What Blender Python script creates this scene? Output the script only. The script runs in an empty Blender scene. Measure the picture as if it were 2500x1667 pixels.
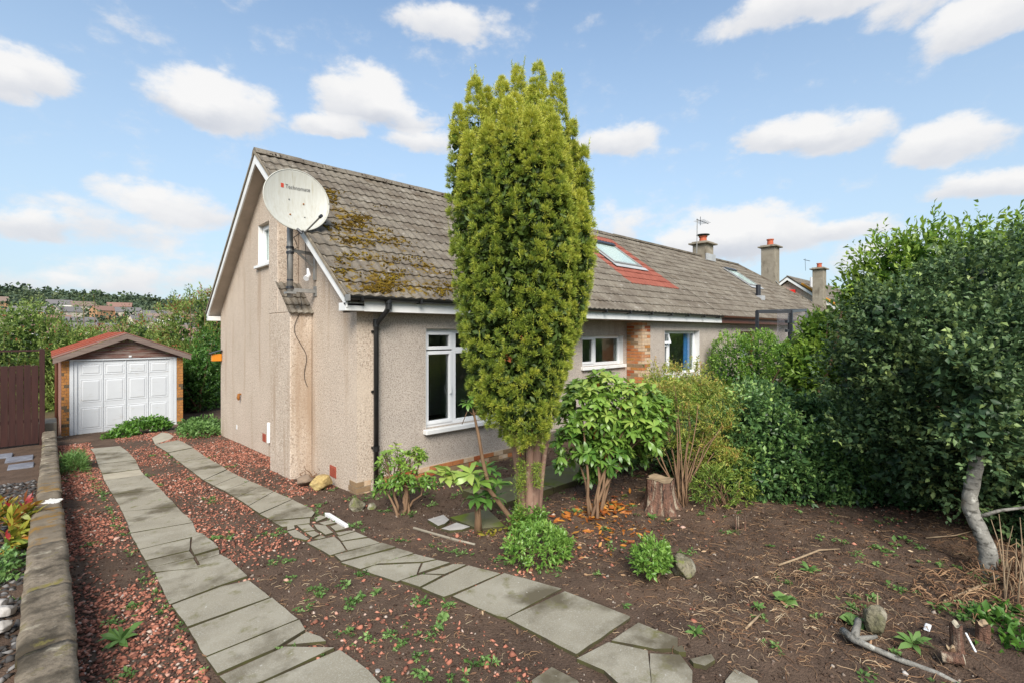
import bpy, bmesh, math, random
import numpy as np
from mathutils import Vector, Matrix
random.seed(7); rng = np.random.default_rng(11)
R = math.radians
S = bpy.context.scene
COL = S.collection

# ------------------------------------------------------------------ camera
# metres; X runs along the front of the house, Y back along its gable, Z up
CAM = (-3.112, -6.422, 2.30)
cd = bpy.data.cameras.new('camera'); cam = bpy.data.objects.new('camera', cd); COL.objects.link(cam)
cam.location = CAM; cam.rotation_euler = (R(90), 0, R(-43.55))
cd.sensor_width = 36; cd.lens = 17.107; cd.shift_y = -0.0086
cd.clip_start = 0.05; cd.clip_end = 6000
S.camera = cam

# ------------------------------------------------------------------ light
SUN_DIR = Vector((-0.66, -0.80, 0.84)).normalized()        # towards the sun
sd = bpy.data.lights.new('sun', 'SUN'); sd.energy = 2.9; sd.angle = R(30); sd.color = (1.0, 0.94, 0.85)
so = bpy.data.objects.new('sun', sd); COL.objects.link(so)
so.rotation_euler = SUN_DIR.to_track_quat('Z', 'Y').to_euler()
S.view_settings.view_transform = 'Standard'; S.view_settings.look = 'None'
S.view_settings.gamma = 1; S.view_settings.use_curve_mapping = False
S.view_settings.exposure = 0.92
S.cycles.max_bounces = 8; S.cycles.transparent_max_bounces = 12

# ------------------------------------------------------------------ pixel of the photograph -> ray, for measuring places
FP, PCX, PCY = 1188., 1250., 812.
FW = (.6889, .7246); RT = (.7248, -.689)
def ray(px, py):
    u = (px - PCX) / FP
    return (FW[0] + u*RT[0], FW[1] + u*RT[1], -(py - PCY) / FP)
def hit(px, py, ax, val):
    d = ray(px, py); k = (val - CAM[ax]) / d[ax]
    return (CAM[0] + k*d[0], CAM[1] + k*d[1], CAM[2] + k*d[2])
def gslope(y): return -.04 * (y - 1)
def G(px, py):
    d = ray(px, py); k = (-.04 * (CAM[1] - 1) - CAM[2]) / (d[2] + .04 * d[1])
    return (CAM[0] + k*d[0], CAM[1] + k*d[1])

# ------------------------------------------------------------------ world: Nishita sky and clouds
W = bpy.data.worlds.new('World'); S.world = W; W.use_nodes = True
nt = W.node_tree; nt.nodes.clear()
def N(t, **k):
    n = nt.nodes.new(t)
    for a, b in k.items(): setattr(n, a, b)
    return n
def L(a, b): nt.links.new(a, b)
def M(op, a, b=None, c=None, clamp=False):
    n = N('ShaderNodeMath', operation=op); n.use_clamp = clamp
    for i, v in enumerate((a, b, c)):
        if v is None: continue
        if isinstance(v, (int, float)): n.inputs[i].default_value = v
        else: L(v, n.inputs[i])
    return n.outputs[0]
sky = N('ShaderNodeTexSky', sky_type='NISHITA'); sky.sun_disc = False
sky.sun_elevation = math.asin(SUN_DIR.z); sky.sun_rotation = math.atan2(SUN_DIR.x, SUN_DIR.y)
sky.altitude = 50; sky.air_density = 1.0; sky.dust_density = 0.6; sky.ozone_density = 1.6
tc = N('ShaderNodeTexCoord'); sep = N('ShaderNodeSeparateXYZ'); L(tc.outputs['Generated'], sep.inputs[0])
nz = N('ShaderNodeTexNoise'); nz.inputs['Scale'].default_value = 5.0; nz.inputs['Detail'].default_value = 8; nz.inputs['Roughness'].default_value = .6
mp = N('ShaderNodeMapping'); mp.inputs['Scale'].default_value = (1, 1, 1.7); L(tc.outputs['Generated'], mp.inputs[0]); L(mp.outputs[0], nz.inputs['Vector'])
nz2 = N('ShaderNodeTexNoise'); nz2.inputs['Scale'].default_value = 16.0; nz2.inputs['Detail'].default_value = 7; nz2.inputs['Roughness'].default_value = .6
L(mp.outputs[0], nz2.inputs['Vector'])
sc_ = N('ShaderNodeSeparateColor'); L(nz.outputs['Color'], sc_.inputs[0])
# azimuth from the view axis and elevation of a direction, gently warped
AZ0 = math.atan2(FW[0], FW[1])
az = M('SUBTRACT', M('ARCTAN2', sep.outputs[0], sep.outputs[1]), AZ0)
el = M('ARCSINE', sep.outputs[2])
azw = M('ADD', az, M('MULTIPLY', M('SUBTRACT', sc_.outputs[0], .5), .12))
elw = M('ADD', el, M('MULTIPLY', M('SUBTRACT', sc_.outputs[1], .5), .085))
CL = [  # px, py, half width, half height, density
 (70,195,135,62,1.0),(10,225,90,50,.8),(345,62,80,38,.33),(545,262,150,72,1.0),(480,255,90,50,.8),(905,258,112,82,1.15),(820,318,85,32,.9),(985,290,75,45,.75),(1095,75,125,58,.85),(1180,45,60,38,.5),
 (1040,352,75,34,.75),(1512,355,88,45,.95),(1650,368,70,20,.3),(1930,330,135,58,1.1),(2040,345,130,55,.9),(2330,350,140,55,.95),(1990,15,215,70,.95),(2210,10,120,60,.7),(2420,55,170,75,1.0),
 (2450,450,150,46,1.0),(420,510,150,55,.8),(280,560,210,60,.55),(60,560,110,42,.85),(300,680,200,45,.62),(100,690,190,35,.45),(460,650,120,50,.4),(1810,590,200,68,1.1),(1700,610,130,55,.8),(2090,570,105,40,.95),
 (1480,560,170,50,.5),(2200,640,200,60,.6),(1180,120,150,60,.12),(830,100,70,30,.15)]
dens = None; hgt = None
for (px, py, hw, hh, a) in CL:
    u = (px - PCX) / FP; v = (PCY - py) / FP; c = math.sqrt(1 + u*u)
    a0 = math.atan(u); e0 = math.atan2(v, c)
    wa = hw / FP / (1 + u*u) ; we = hh / FP / c / (1 + (v/c)**2)
    dx = M('MULTIPLY', M('SUBTRACT', azw, a0), 1 / wa)
    dy = M('MULTIPLY', M('SUBTRACT', elw, e0), 1 / we)
    dyb = M('MINIMUM', dy, M('MULTIPLY', dy, 1.5))            # flatter underside
    r2 = M('ADD', M('MULTIPLY', dx, dx), M('MULTIPLY', dyb, dyb))
    d = M('MULTIPLY', M('SUBTRACT', 1.38, M('MULTIPLY', r2, .66)), a)
    h = M('MULTIPLY', M('MAXIMUM', d, 0), dy)
    dens = d if dens is None else M('MAXIMUM', dens, d)
    hgt = h if hgt is None else M('ADD', hgt, h)
# the rest of the sky, outside the photograph, has the same broken cloud
away = M('SMOOTH_MIN', 1, M('MAXIMUM', M('MULTIPLY', M('SUBTRACT', M('ABSOLUTE', az), .95), 3), M('MULTIPLY', M('SUBTRACT', el, .75), 3)), .2)
gen = M('MULTIPLY', M('MULTIPLY', M('SUBTRACT', sc_.outputs[2], .47), 7), M('MAXIMUM', away, 0))
dens = M('MAXIMUM', dens, gen)
det = M('MULTIPLY', M('SUBTRACT', nz2.outputs['Fac'], .5), 2.2)
dens = M('ADD', dens, M('MULTIPLY', det, .95))
ms = N('ShaderNodeMapRange', interpolation_type='SMOOTHERSTEP'); ms.inputs[1].default_value = .0; ms.inputs[2].default_value = 1.05
ms.inputs[3].default_value = 0; ms.inputs[4].default_value = .96; L(dens, ms.inputs[0])
hs = N('ShaderNodeMapRange'); hs.inputs[1].default_value = -.9; hs.inputs[2].default_value = .55; L(M('ADD', hgt, M('MULTIPLY', det, .35)), hs.inputs[0])
cc = N('ShaderNodeMix', data_type='RGBA'); L(hs.outputs[0], cc.inputs[0])
cc.inputs[6].default_value = (3.35, 3.5, 3.85, 1); cc.inputs[7].default_value = (5.05, 5.0, 4.95, 1)
# thin high veil that pales the sky towards the horizon
vl = N('ShaderNodeMapRange'); vl.inputs[1].default_value = 0; vl.inputs[2].default_value = .6; vl.inputs[3].default_value = .90; vl.inputs[4].default_value = .12; L(el, vl.inputs[0])
vm = N('ShaderNodeMix', data_type='RGBA'); L(vl.outputs[0], vm.inputs[0]); 
vm.inputs[7].default_value = (2.75, 3.4, 4.05, 1)
sm = N('ShaderNodeMix', data_type='RGBA', blend_type='MULTIPLY'); sm.inputs[0].default_value = 1; L(sky.outputs[0], sm.inputs[6]); sm.inputs[7].default_value = (1.30, 1.32, 1.25, 1)
L(sm.outputs[2], vm.inputs[6])
mx = N('ShaderNodeMix', data_type='RGBA'); L(ms.outputs[0], mx.inputs[0]); L(vm.outputs[2], mx.inputs[6]); L(cc.outputs[2], mx.inputs[7])
bg = N('ShaderNodeBackground'); bg.inputs['Strength'].default_value = .1; L(mx.outputs[2], bg.inputs['Color'])
W.cycles.sampling_method = 'MANUAL'; W.cycles.sample_map_resolution = 256
wo = N('ShaderNodeOutputWorld'); L(bg.outputs[0], wo.inputs[0])

# ------------------------------------------------------------------ materials
def mat(name, c1, c2=None, scale=8, rough=.8, bump=0, bscale=60, bdist=.01, spec=.3, speck=None, sscale=120, stretch=(1,1,1), detail=6, contrast=(.35,.65), metal=0, layers=()):
    """two-colour noise material in world position; speck = (colour, amount 0..1);
       layers = [(colour, scale, threshold_lo, threshold_hi, stretch)]"""
    m = bpy.data.materials.new(name); m.use_nodes = True; t = m.node_tree; ns = t.nodes; b = ns['Principled BSDF']
    b.inputs['Roughness'].default_value = rough; b.inputs['Specular IOR Level'].default_value = spec; b.inputs['Metallic'].default_value = metal
    g = ns.new('ShaderNodeNewGeometry')
    def noise(sc, det=detail, st=(1,1,1), rgh=.6, off=0):
        mpn = ns.new('ShaderNodeMapping'); mpn.inputs['Scale'].default_value = st; mpn.inputs['Location'].default_value = (off, off*1.7, off*.3)
        t.links.new(g.outputs['Position'], mpn.inputs[0])
        n = ns.new('ShaderNodeTexNoise'); n.inputs['Scale'].default_value = sc; n.inputs['Detail'].default_value = det; n.inputs['Roughness'].default_value = rgh
        t.links.new(mpn.outputs[0], n.inputs['Vector']); return n.outputs['Fac']
    def mr(x, lo, hi, a=0, bb=1):
        r = ns.new('ShaderNodeMapRange'); r.inputs[1].default_value = lo; r.inputs[2].default_value = hi; r.inputs[3].default_value = a; r.inputs[4].default_value = bb
        t.links.new(x, r.inputs[0]); return r.outputs[0]
    def mix(f, a, c):
        x = ns.new('ShaderNodeMix'); x.data_type = 'RGBA'
        t.links.new(f, x.inputs[0])
        for i, v in ((6, a), (7, c)):
            if isinstance(v, tuple): x.inputs[i].default_value = (*v, 1)
            else: t.links.new(v, x.inputs[i])
        return x.outputs[2]
    col = c1
    if c2: col = mix(mr(noise(scale, st=stretch), *contrast), c1, c2)
    if speck: col = mix(mr(noise(sscale, 2, off=3), .5, .62, 0, speck[1]), col, speck[0])
    for i, (lc, ls, lo, hi, *st) in enumerate(layers):
        col = mix(mr(noise(ls, st=st[0] if st else (1,1,1), off=11+7*i), lo, hi), col, lc)
    if isinstance(col, tuple): b.inputs['Base Color'].default_value = (*col, 1)
    else: t.links.new(col, b.inputs['Base Color'])
    if bump:
        bp = ns.new('ShaderNodeBump'); bp.inputs['Strength'].default_value = bump; bp.inputs['Distance'].default_value = bdist
        t.links.new(noise(bscale, 5), bp.inputs['Height']); t.links.new(bp.outputs[0], b.inputs['Normal'])
    return m

def tintmat(name, stops, rough=.5, trans=.25, spec=.35, attr='tint'):
    """colour from a per-piece attribute; leaves are also a little translucent"""
    m = bpy.data.materials.new(name); m.use_nodes = True; t = m.node_tree; ns = t.nodes; b = ns['Principled BSDF']
    b.inputs['Roughness'].default_value = rough; b.inputs['Specular IOR Level'].default_value = spec
    a = ns.new('ShaderNodeAttribute'); a.attribute_name = attr
    r = ns.new('ShaderNodeValToRGB'); cr = r.color_ramp
    while len(cr.elements) > 1: cr.elements.remove(cr.elements[-1])
    cr.elements[0].position = stops[0][0]; cr.elements[0].color = (*stops[0][1], 1)
    for p, c in stops[1:]:
        e = cr.elements.new(p); e.color = (*c, 1)
    t.links.new(a.outputs['Fac'], r.inputs[0]); t.links.new(r.outputs[0], b.inputs['Base Color'])
    if trans:
        tr = ns.new('ShaderNodeBsdfTranslucent'); t.links.new(r.outputs[0], tr.inputs['Color'])
        mxs = ns.new('ShaderNodeMixShader'); mxs.inputs[0].default_value = trans
        t.links.new(b.outputs[0], mxs.inputs[1]); t.links.new(tr.outputs[0], mxs.inputs[2]); t.links.new(mxs.outputs[0], ns['Material Output'].inputs[0])
    return m

def glassmat():
    m = bpy.data.materials.new('window_glass'); m.use_nodes = True; t = m.node_tree; ns = t.nodes; ns.clear()
    o = ns.new('ShaderNodeOutputMaterial'); tr = ns.new('ShaderNodeBsdfTransparent'); gl = ns.new('ShaderNodeBsdfGlossy'); gl.inputs['Roughness'].default_value = .015
    tr.inputs['Color'].default_value = (.86, .9, .88, 1); gl.inputs['Color'].default_value = (.9, .95, .95, 1)
    f = ns.new('ShaderNodeLayerWeight'); f.inputs[0].default_value = .5
    pw = ns.new('ShaderNodeMath'); pw.operation = 'POWER'; pw.inputs[1].default_value = 4; t.links.new(f.outputs['Facing'], pw.inputs[0])
    mu = ns.new('ShaderNodeMath'); mu.operation = 'MULTIPLY_ADD'; mu.inputs[1].default_value = .6; mu.inputs[2].default_value = .07; t.links.new(pw.outputs[0], mu.inputs[0])
    x = ns.new('ShaderNodeMixShader'); t.links.new(mu.outputs[0], x.inputs[0]); t.links.new(tr.outputs[0], x.inputs[1]); t.links.new(gl.outputs[0], x.inputs[2]); t.links.new(x.outputs[0], o.inputs[0])
    return m

MT = {}
MT['harl'] = mat('harling', (.575,.475,.385), (.51,.42,.335), 1.3, .92, .7, 70, .014, .15, speck=((.27,.205,.16), .75), sscale=42,
                 layers=[((.78,.72,.62), 50, .56, .65), ((.38,.28,.20), 1.0, .53, .72, (3,3,.3)), ((.60,.50,.40), .55, .55, .75)])
MT['harl_grey'] = mat('harling_grey', (.50,.435,.375), (.43,.375,.325), 1.3, .92, .7, 95, .012, .15, speck=((.20,.165,.14), .75), sscale=62,
                 layers=[((.74,.69,.61), 70, .57, .66), ((.34,.285,.24), .9, .56, .78, (3,3,.35))])
MT['white'] = mat('white_paint', (.80,.80,.79), (.70,.70,.68), 3, .45, .1, 30, .002, .4, layers=[((.55,.54,.50), 5, .62, .8, (1,1,4))])
MT['upvc'] = mat('white_plastic', (.80,.81,.82), (.76,.77,.78), 2, .3, spec=.5)
MT['door'] = mat('white_door_plastic', (.60,.62,.64), (.57,.59,.61), 2, .35, spec=.5, layers=[((.47,.46,.43), 4, .60, .8, (1,1,3))])
MT['soffit'] = mat('soffit_board', (.50,.43,.36), (.42,.36,.30), 4, .7)
MT['black'] = mat('black_plastic', (.012,.012,.013), (.02,.02,.02), 6, .28, spec=.5)
MT['brownp'] = mat('brown_plastic', (.10,.035,.022), (.14,.05,.03), 4, .4)
MT['tile'] = mat('concrete_tile', (.125,.105,.083), (.225,.20,.16), 2.2, .95, .6, 90, .008, .1, speck=((.085,.068,.056), .5), sscale=55,
                 layers=[((.36,.335,.30), 7, .60, .76), ((.10,.075,.05), 1.6, .56, .76), ((.62,.60,.56), 9, .735, .76)])
def moss_tile():
    m = MT['tile'].copy(); m.name = 'concrete_tile_moss'; t = m.node_tree; ns = t.nodes; b = ns['Principled BSDF']
    src = b.inputs['Base Color'].links[0].from_socket
    g = ns.new('ShaderNodeNewGeometry'); sp = ns.new('ShaderNodeSeparateXYZ'); t.links.new(g.outputs['Position'], sp.inputs[0])
    def Mm(op, a, bb=None, c=None):
        n = ns.new('ShaderNodeMath'); n.operation = op
        for i, v in enumerate((a, bb, c)):
            if v is None: continue
            if isinstance(v, (int, float)): n.inputs[i].default_value = v
            else: t.links.new(v, n.inputs[i])
        return n.outputs[0]
    x, y = sp.outputs[0], sp.outputs[1]
    def blob(cx, cy, rx, ry):
        dx = Mm('MULTIPLY', Mm('SUBTRACT', x, cx), 1/rx); dy = Mm('MULTIPLY', Mm('SUBTRACT', y, cy), 1/ry)
        return Mm('SUBTRACT', 1, Mm('ADD', Mm('MULTIPLY', dx, dx), Mm('MULTIPLY', dy, dy)))
    f = None
    for q in MOSS: f = blob(*q) if f is None else Mm('MAXIMUM', f, blob(*q))
    n = ns.new('ShaderNodeTexNoise'); n.inputs['Scale'].default_value = 8.5; n.inputs['Detail'].default_value = 9; n.inputs['Roughness'].default_value = .72
    t.links.new(g.outputs['Position'], n.inputs['Vector'])
    f2 = Mm('ADD', Mm('MULTIPLY', Mm('MAXIMUM', Mm('ADD', f, -.15), -2.2), .26), Mm('MULTIPLY', Mm('SUBTRACT', n.outputs['Fac'], .5), 4.2))
    mr_ = ns.new('ShaderNodeMapRange'); mr_.inputs[1].default_value = .18; mr_.inputs[2].default_value = .34; t.links.new(f2, mr_.inputs[0])
    n2 = ns.new('ShaderNodeTexNoise'); n2.inputs['Scale'].default_value = 14; n2.inputs['Detail'].default_value = 4; t.links.new(g.outputs['Position'], n2.inputs['Vector'])
    rp = ns.new('ShaderNodeValToRGB'); rp.color_ramp.elements[0].position = .36; rp.color_ramp.elements[0].color = (.05,.028,.008,1); rp.color_ramp.elements[1].position = .62; rp.color_ramp.elements[1].color = (.19,.125,.014,1)
    t.links.new(n2.outputs['Fac'], rp.inputs[0])
    mxn = ns.new('ShaderNodeMix'); mxn.data_type = 'RGBA'; t.links.new(mr_.outputs[0], mxn.inputs[0]); t.links.new(src, mxn.inputs[6]); t.links.new(rp.outputs[0], mxn.inputs[7])
    t.links.new(mxn.outputs[2], b.inputs['Base Color'])
    return m
MOSS = [(.15,.05,.75,.38),(.9,.0,.75,.28),(1.15,1.25,.45,.35),(.75,1.75,.40,.45),(.62,2.35,.22,.40),(.45,1.15,.45,.35),(.55,.55,.50,.22),(1.5,.5,.35,.2)]
MT['tile_moss'] = moss_tile()
MT['redtile'] = mat('red_tile', (.22,.07,.05), (.29,.10,.07), 5, .9, .4, 90, .006, .15, speck=((.22,.07,.05), .5), sscale=60)
MT['brick'] = mat('orange_brick', (.50,.21,.075), (.40,.145,.06), 9, .85, .4, 60, .006, .2, speck=((.25,.10,.05), .4), sscale=70, layers=[((.60,.42,.28), 2.0, .58, .75)])
MT['brick_b'] = mat('brown_brick', (.30,.20,.11), (.22,.15,.09), 9, .85, .4, 60, .006, .2)
MT['brick_c'] = mat('deep_orange_brick', (.36,.10,.035), (.28,.085,.04), 9, .85, .4, 60, .006, .2)
MT['garbrick'] = mat('garage_facing_brick', (.46,.22,.07), (.36,.155,.045), 6, .85, .3, 60, .004, .2, speck=((.22,.10,.04), .5), sscale=50)
MT['garbrick_d'] = mat('garage_dark_brick', (.12,.085,.05), None, 6, .8)
MT['mortar'] = mat('mortar', (.50,.43,.34), (.40,.34,.27), 12, .95, .3, 80, .004, .1)
MT['terra'] = mat('terracotta', (.36,.09,.05), (.30,.07,.045), 12, .8)
MT['pot'] = mat('terracotta_pot', (.48,.12,.06), (.40,.10,.05), 6, .8)
MT['render'] = mat('weathered_cement', (.30,.265,.21), (.22,.19,.145), 2.0, .92, .4, 60, .01, .1, layers=[((.12,.10,.075), 2.5, .56, .72, (1,1,.5)), ((.42,.38,.31), 3, .6, .75)])
MT['slab'] = mat('paving_slab', (.30,.272,.208), (.235,.21,.158), 2.2, .88, .35, 130, .004, .2, speck=((.36,.345,.29), .6), sscale=110,
                 layers=[((.36,.335,.27), 2.1, .52, .72), ((.115,.098,.065), 1.3, .52, .64), ((.14,.13,.05), 6, .58, .74), ((.50,.48,.42), 30, .66, .72)])
MT['slab_edge'] = mat('dirty_slab_edge', (.055,.045,.028), (.075,.075,.025), 9, .95)
MT['slab_pale'] = mat('pale_paving_slab', (.42,.38,.29), (.34,.30,.23), 5, .85, .3, 120, .004, .2)
MT['slab_green'] = mat('green_stained_slab', (.19,.175,.11), (.13,.13,.06), 2.2, .9, .3, 100, .005, .2, layers=[((.13,.17,.02), 3.0, .52, .7)])
MT['coping'] = mat('sandstone_coping', (.25,.205,.15), (.145,.12,.088), 4.2, .92, .7, 40, .012, .15, speck=((.10,.08,.06), .5), sscale=30,
                   layers=[((.055,.045,.032), 2.8, .50, .66), ((.37,.33,.25), 5.0, .58, .70), ((.15,.13,.04), 7, .60, .72)])
MT['coping_moss'] = mat('mossy_coping', (.22,.18,.13), (.13,.105,.075), 3.2, .92, .7, 40, .012, .15, layers=[((.22,.125,.03), 4.5, .54, .66), ((.07,.055,.035), 4, .58, .7)])
MT['bird'] = mat('white_lichen', (.80,.79,.76), (.6,.58,.52), 12, .9)
MT['wood_dark'] = mat('dark_brown_timber', (.052,.020,.016), (.035,.014,.012), 3, .55, .2, 30, .003, .3, stretch=(8,8,.6))
MT['wood_grey'] = mat('weathered_timber', (.235,.18,.15), (.155,.115,.10), 3, .85, .35, 60, .004, .2, stretch=(.7,.7,9))
MT['wood_red'] = mat('weathered_red_timber', (.15,.065,.05), (.24,.185,.16), 4, .85, .3, 60, .004, .2, stretch=(.8,.8,9), contrast=(.42,.6))
MT['felt'] = mat('red_roof_sheet', (.27,.135,.105), (.22,.115,.09), 3, .85, .2, 60, .003, .2)
MT['gal'] = mat('galvanised_steel', (.26,.26,.25), (.36,.35,.33), 9, .5, spec=.4, metal=.35)
MT['dish'] = mat('satellite_dish_enamel', (.50,.50,.455), (.45,.44,.385), 2.5, .4, spec=.4, stretch=(10,10,.8), layers=[((.37,.34,.25), 2.5, .56, .78, (14,14,.8))])
MT['ink'] = mat('dark_print', (.07,.07,.075), None)
MT['redink'] = mat('red_print', (.55,.06,.03), None)
MT['rust'] = mat('rust', (.33,.13,.03), (.18,.07,.02), 20, .9)
MT['lead'] = mat('lead_flashing', (.42,.43,.43), (.34,.35,.36), 4, .6)
MT['blind_and_reflection'] = mat('white_blind_and_reflection', (.80,.82,.83), (.74,.76,.78), 1, .6)  # real blinds, and the painted cloud reflection under the skylight panes
MT['curtain'] = mat('blue_curtain', (.07,.28,.68), (.04,.20,.54), 3, .8, stretch=(10,10,.3))
MT['plaster'] = mat('interior_plaster', (.70,.70,.66), None, 3, .9)
MT['floor_in'] = mat('interior_floor', (.12,.10,.08), None, 3, .9)
MT['yrock'] = mat('yellow_sandstone', (.46,.34,.14), (.33,.24,.12), 8, .9, .9, 35, .02, .1, speck=((.20,.14,.06), .6), sscale=40, layers=[((.55,.45,.20), 5, .55, .7)])
MT['brock'] = mat('brown_sandstone', (.27,.20,.145), (.21,.16,.12), 6, .9, .5, 30, .01, .1)
MT['grock'] = mat('mossy_boulder', (.25,.22,.16), (.13,.125,.07), 7, .9, .9, 35, .02, .1, speck=((.07,.065,.045), .6), sscale=45, layers=[((.38,.36,.29), 6, .54, .68), ((.15,.17,.04), 9, .58, .70)])
MT['bark_yew'] = mat('yew_bark', (.27,.165,.12), (.16,.095,.07), 9, .85, .6, 50, .006, .2, stretch=(1,1,.35), layers=[((.36,.27,.20), 7, .58, .72)])
MT['bark'] = mat('shrub_bark', (.23,.145,.085), (.15,.09,.055), 14, .85, .4, 60, .004, .2, stretch=(1,1,.4))
MT['bark_grey'] = mat('grey_bark', (.27,.26,.23), (.17,.16,.14), 7, .8, .8, 40, .012, .3, layers=[((.07,.066,.055), 11, .53, .63, (1,1,3.0)), ((.26,.18,.09), 4, .54, .72), ((.46,.45,.40), 14, .58, .7)])
MT['stump'] = mat('stump_bark', (.24,.125,.085), (.10,.065,.05), 12, .88, 1.0, 45, .03, .15, stretch=(2.5,2.5,.3), layers=[((.42,.35,.26), 7, .54, .64, (2,2,.3)), ((.05,.035,.03), 14, .58, .66, (2,2,.25))])
MT['cut'] = mat('sawn_wood', (.36,.27,.17), (.24,.17,.11), 16, .85, .3, 60, .004, .2)
MT['glass'] = glassmat()
MT['chimney_stain'] = MT['render']
def _sg():
    m = MT['glass'].copy(); m.name = 'skylight_glass'
    for n in m.node_tree.nodes:
        if n.type == 'MATH' and n.operation == 'MULTIPLY_ADD': n.inputs[1].default_value = .3; n.inputs[2].default_value = .03
    return m
MT['skyglass'] = _sg()
MT['iron'] = mat('blue_black_iron', (.02,.022,.028), None, 3, .4, spec=.5)
MT['orange'] = mat('orange_plastic', (.62,.22,.02), None, 3, .4)
MT['redp'] = mat('red_plastic', (.75,.03,.02), None, 3, .4)
MT['browntim'] = mat('varnished_brown_timber', (.28,.085,.03), (.22,.07,.03), 5, .4)
MT['chips'] = tintmat('red_stone_chips', [(0,(.07,.04,.03)),(.3,(.22,.09,.06)),(.6,(.40,.155,.10)),(.85,(.52,.24,.165)),(1,(.50,.40,.33))], .85, 0, .2)
# ------------------------------------------------------------------ helpers
def tag(o, label=None, cat=None, group=None, kind=None):
    if label: o['label'] = label
    if cat: o['category'] = cat
    if group: o['group'] = group
    if kind: o['kind'] = kind
    return o
def thing(name, label, cat, loc=(0,0,0), group=None):
    o = bpy.data.objects.new(name, None); COL.objects.link(o); o.location = loc; o.empty_display_size = .2
    return tag(o, label, cat, group)
def wloc(o):
    v = Vector(o.location)
    while o.parent: o = o.parent; v = v + Vector(o.location)
    return v
def link(name, me, parent=None, loc=None):
    """mesh data in world coordinates; under a parent the vertices are taken relative to it"""
    o = bpy.data.objects.new(name, me); COL.objects.link(o)
    if parent:
        o.parent = parent
        me.transform(Matrix.Translation(-wloc(parent)))
    return o
def shared(name, me, parent, loc, rot=(0,0,0), scale=(1,1,1)):
    """an object that shares local mesh data, at a world place"""
    o = bpy.data.objects.new(name, me); COL.objects.link(o)
    if parent: o.parent = parent; o.location = Vector(loc) - wloc(parent)
    else: o.location = loc
    o.rotation_euler = rot; o.scale = scale
    return o
class MB:
    def __init__(s): s.v = []; s.f = []
    def add(s, vs, fs):
        n = len(s.v); s.v += [tuple(v) for v in vs]; s.f += [tuple(i + n for i in f) for f in fs]; return s
    def box(s, x0, x1, y0, y1, z0, z1):
        vs = [(x, y, z) for z in (z0, z1) for y in (y0, y1) for x in (x0, x1)]
        return s.add(vs, [(0,2,3,1),(4,5,7,6),(0,1,5,4),(2,6,7,3),(0,4,6,2),(1,3,7,5)])
    def prism(s, poly, d):                       # closed polygon (3-d points) pushed along d
        n = len(poly); d = Vector(d); P = [Vector(p) for p in poly]
        vs = P + [p + d for p in P]
        return s.add(vs, [tuple(range(n))[::-1], tuple(range(n, 2*n))] + [(i, (i+1) % n, (i+1) % n + n, i + n) for i in range(n)])
    def tube(s, pts, r, seg=8, cap=True):
        pts = [Vector(p) for p in pts]; n = len(pts); rs = r if hasattr(r, '__len__') else [r]*n
        base = len(s.v); up = None
        for i, p in enumerate(pts):
            t = (pts[min(i+1, n-1)] - pts[max(i-1, 0)]).normalized()
            if up is None: up = t.orthogonal().normalized()
            up = (up - t * up.dot(t)).normalized(); sd_ = t.cross(up)
            for k in range(seg):
                a = 2*math.pi*k/seg; s.v.append(tuple(p + (up*math.cos(a) + sd_*math.sin(a)) * rs[i]))
        for i in range(n-1):
            for k in range(seg):
                a = base + i*seg + k; b = base + i*seg + (k+1) % seg
                s.f.append((a, b, b+seg, a+seg))
        if cap:
            s.f.append(tuple(base + k for k in range(seg))[::-1]); s.f.append(tuple(base + (n-1)*seg + k for k in range(seg)))
        return s
    def obar(s, a, b, w, h):                     # bar of section w x h between two points
        a = Vector(a); b = Vector(b); t = (b-a).normalized(); u = Vector((0,0,1))
        if abs(t.dot(u)) > .95: u = Vector((0,1,0))
        sd_ = t.cross(u).normalized(); u = sd_.cross(t)
        c = [sd_*w/2*i + u*h/2*j for i, j in ((-1,-1),(1,-1),(1,1),(-1,1))]
        return s.add([a+q for q in c] + [b+q for q in c], [(0,1,2,3)[::-1],(4,5,6,7),(0,1,5,4),(1,2,6,5),(2,3,7,6),(3,0,4,7)])
    def mesh(s, name, m, smooth=False):
        me = bpy.data.meshes.new(name); me.from_pydata(s.v, [], s.f); me.update()
        b = bmesh.new(); b.from_mesh(me); bmesh.ops.recalc_face_normals(b, faces=b.faces); b.to_mesh(me); b.free()
        if m: me.materials.append(m)
        if smooth: me.shade_smooth()
        return me
    def build(s, name, m, parent=None, smooth=False, bevel=0, seg=1):
        o = link(name, s.mesh(name, m, smooth), parent)
        if bevel:
            bv = o.modifiers.new('bevel', 'BEVEL'); bv.width = bevel; bv.segments = seg; bv.limit_method = 'ANGLE'; bv.angle_limit = R(40)
        return o
def npmesh(name, V, F, m, parent=None, tint=None, smooth=False):
    """V (n,3), F (k,3 or 4) arrays"""
    me = bpy.data.meshes.new(name); k = F.shape[1]
    V = np.asarray(V, np.float32)
    if parent is not None: V = V - np.array(wloc(parent), np.float32)
    me.vertices.add(len(V)); me.vertices.foreach_set('co', V.ravel())
    me.loops.add(F.size); me.loops.foreach_set('vertex_index', F.astype(np.int32).ravel())
    me.polygons.add(len(F)); me.polygons.foreach_set('loop_start', np.arange(0, F.size, k, dtype=np.int32))
    me.update(calc_edges=True)
    if tint is not None:
        a = me.attributes.new('tint', 'FLOAT', 'POINT'); a.data.foreach_set('value', np.clip(tint, 0, 1).astype(np.float32))
    if m: me.materials.append(m)
    if smooth: me.shade_smooth()
    o = bpy.data.objects.new(name, me); COL.objects.link(o)
    if parent is not None: o.parent = parent
    return o
def tri(m_list): pass
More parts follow.
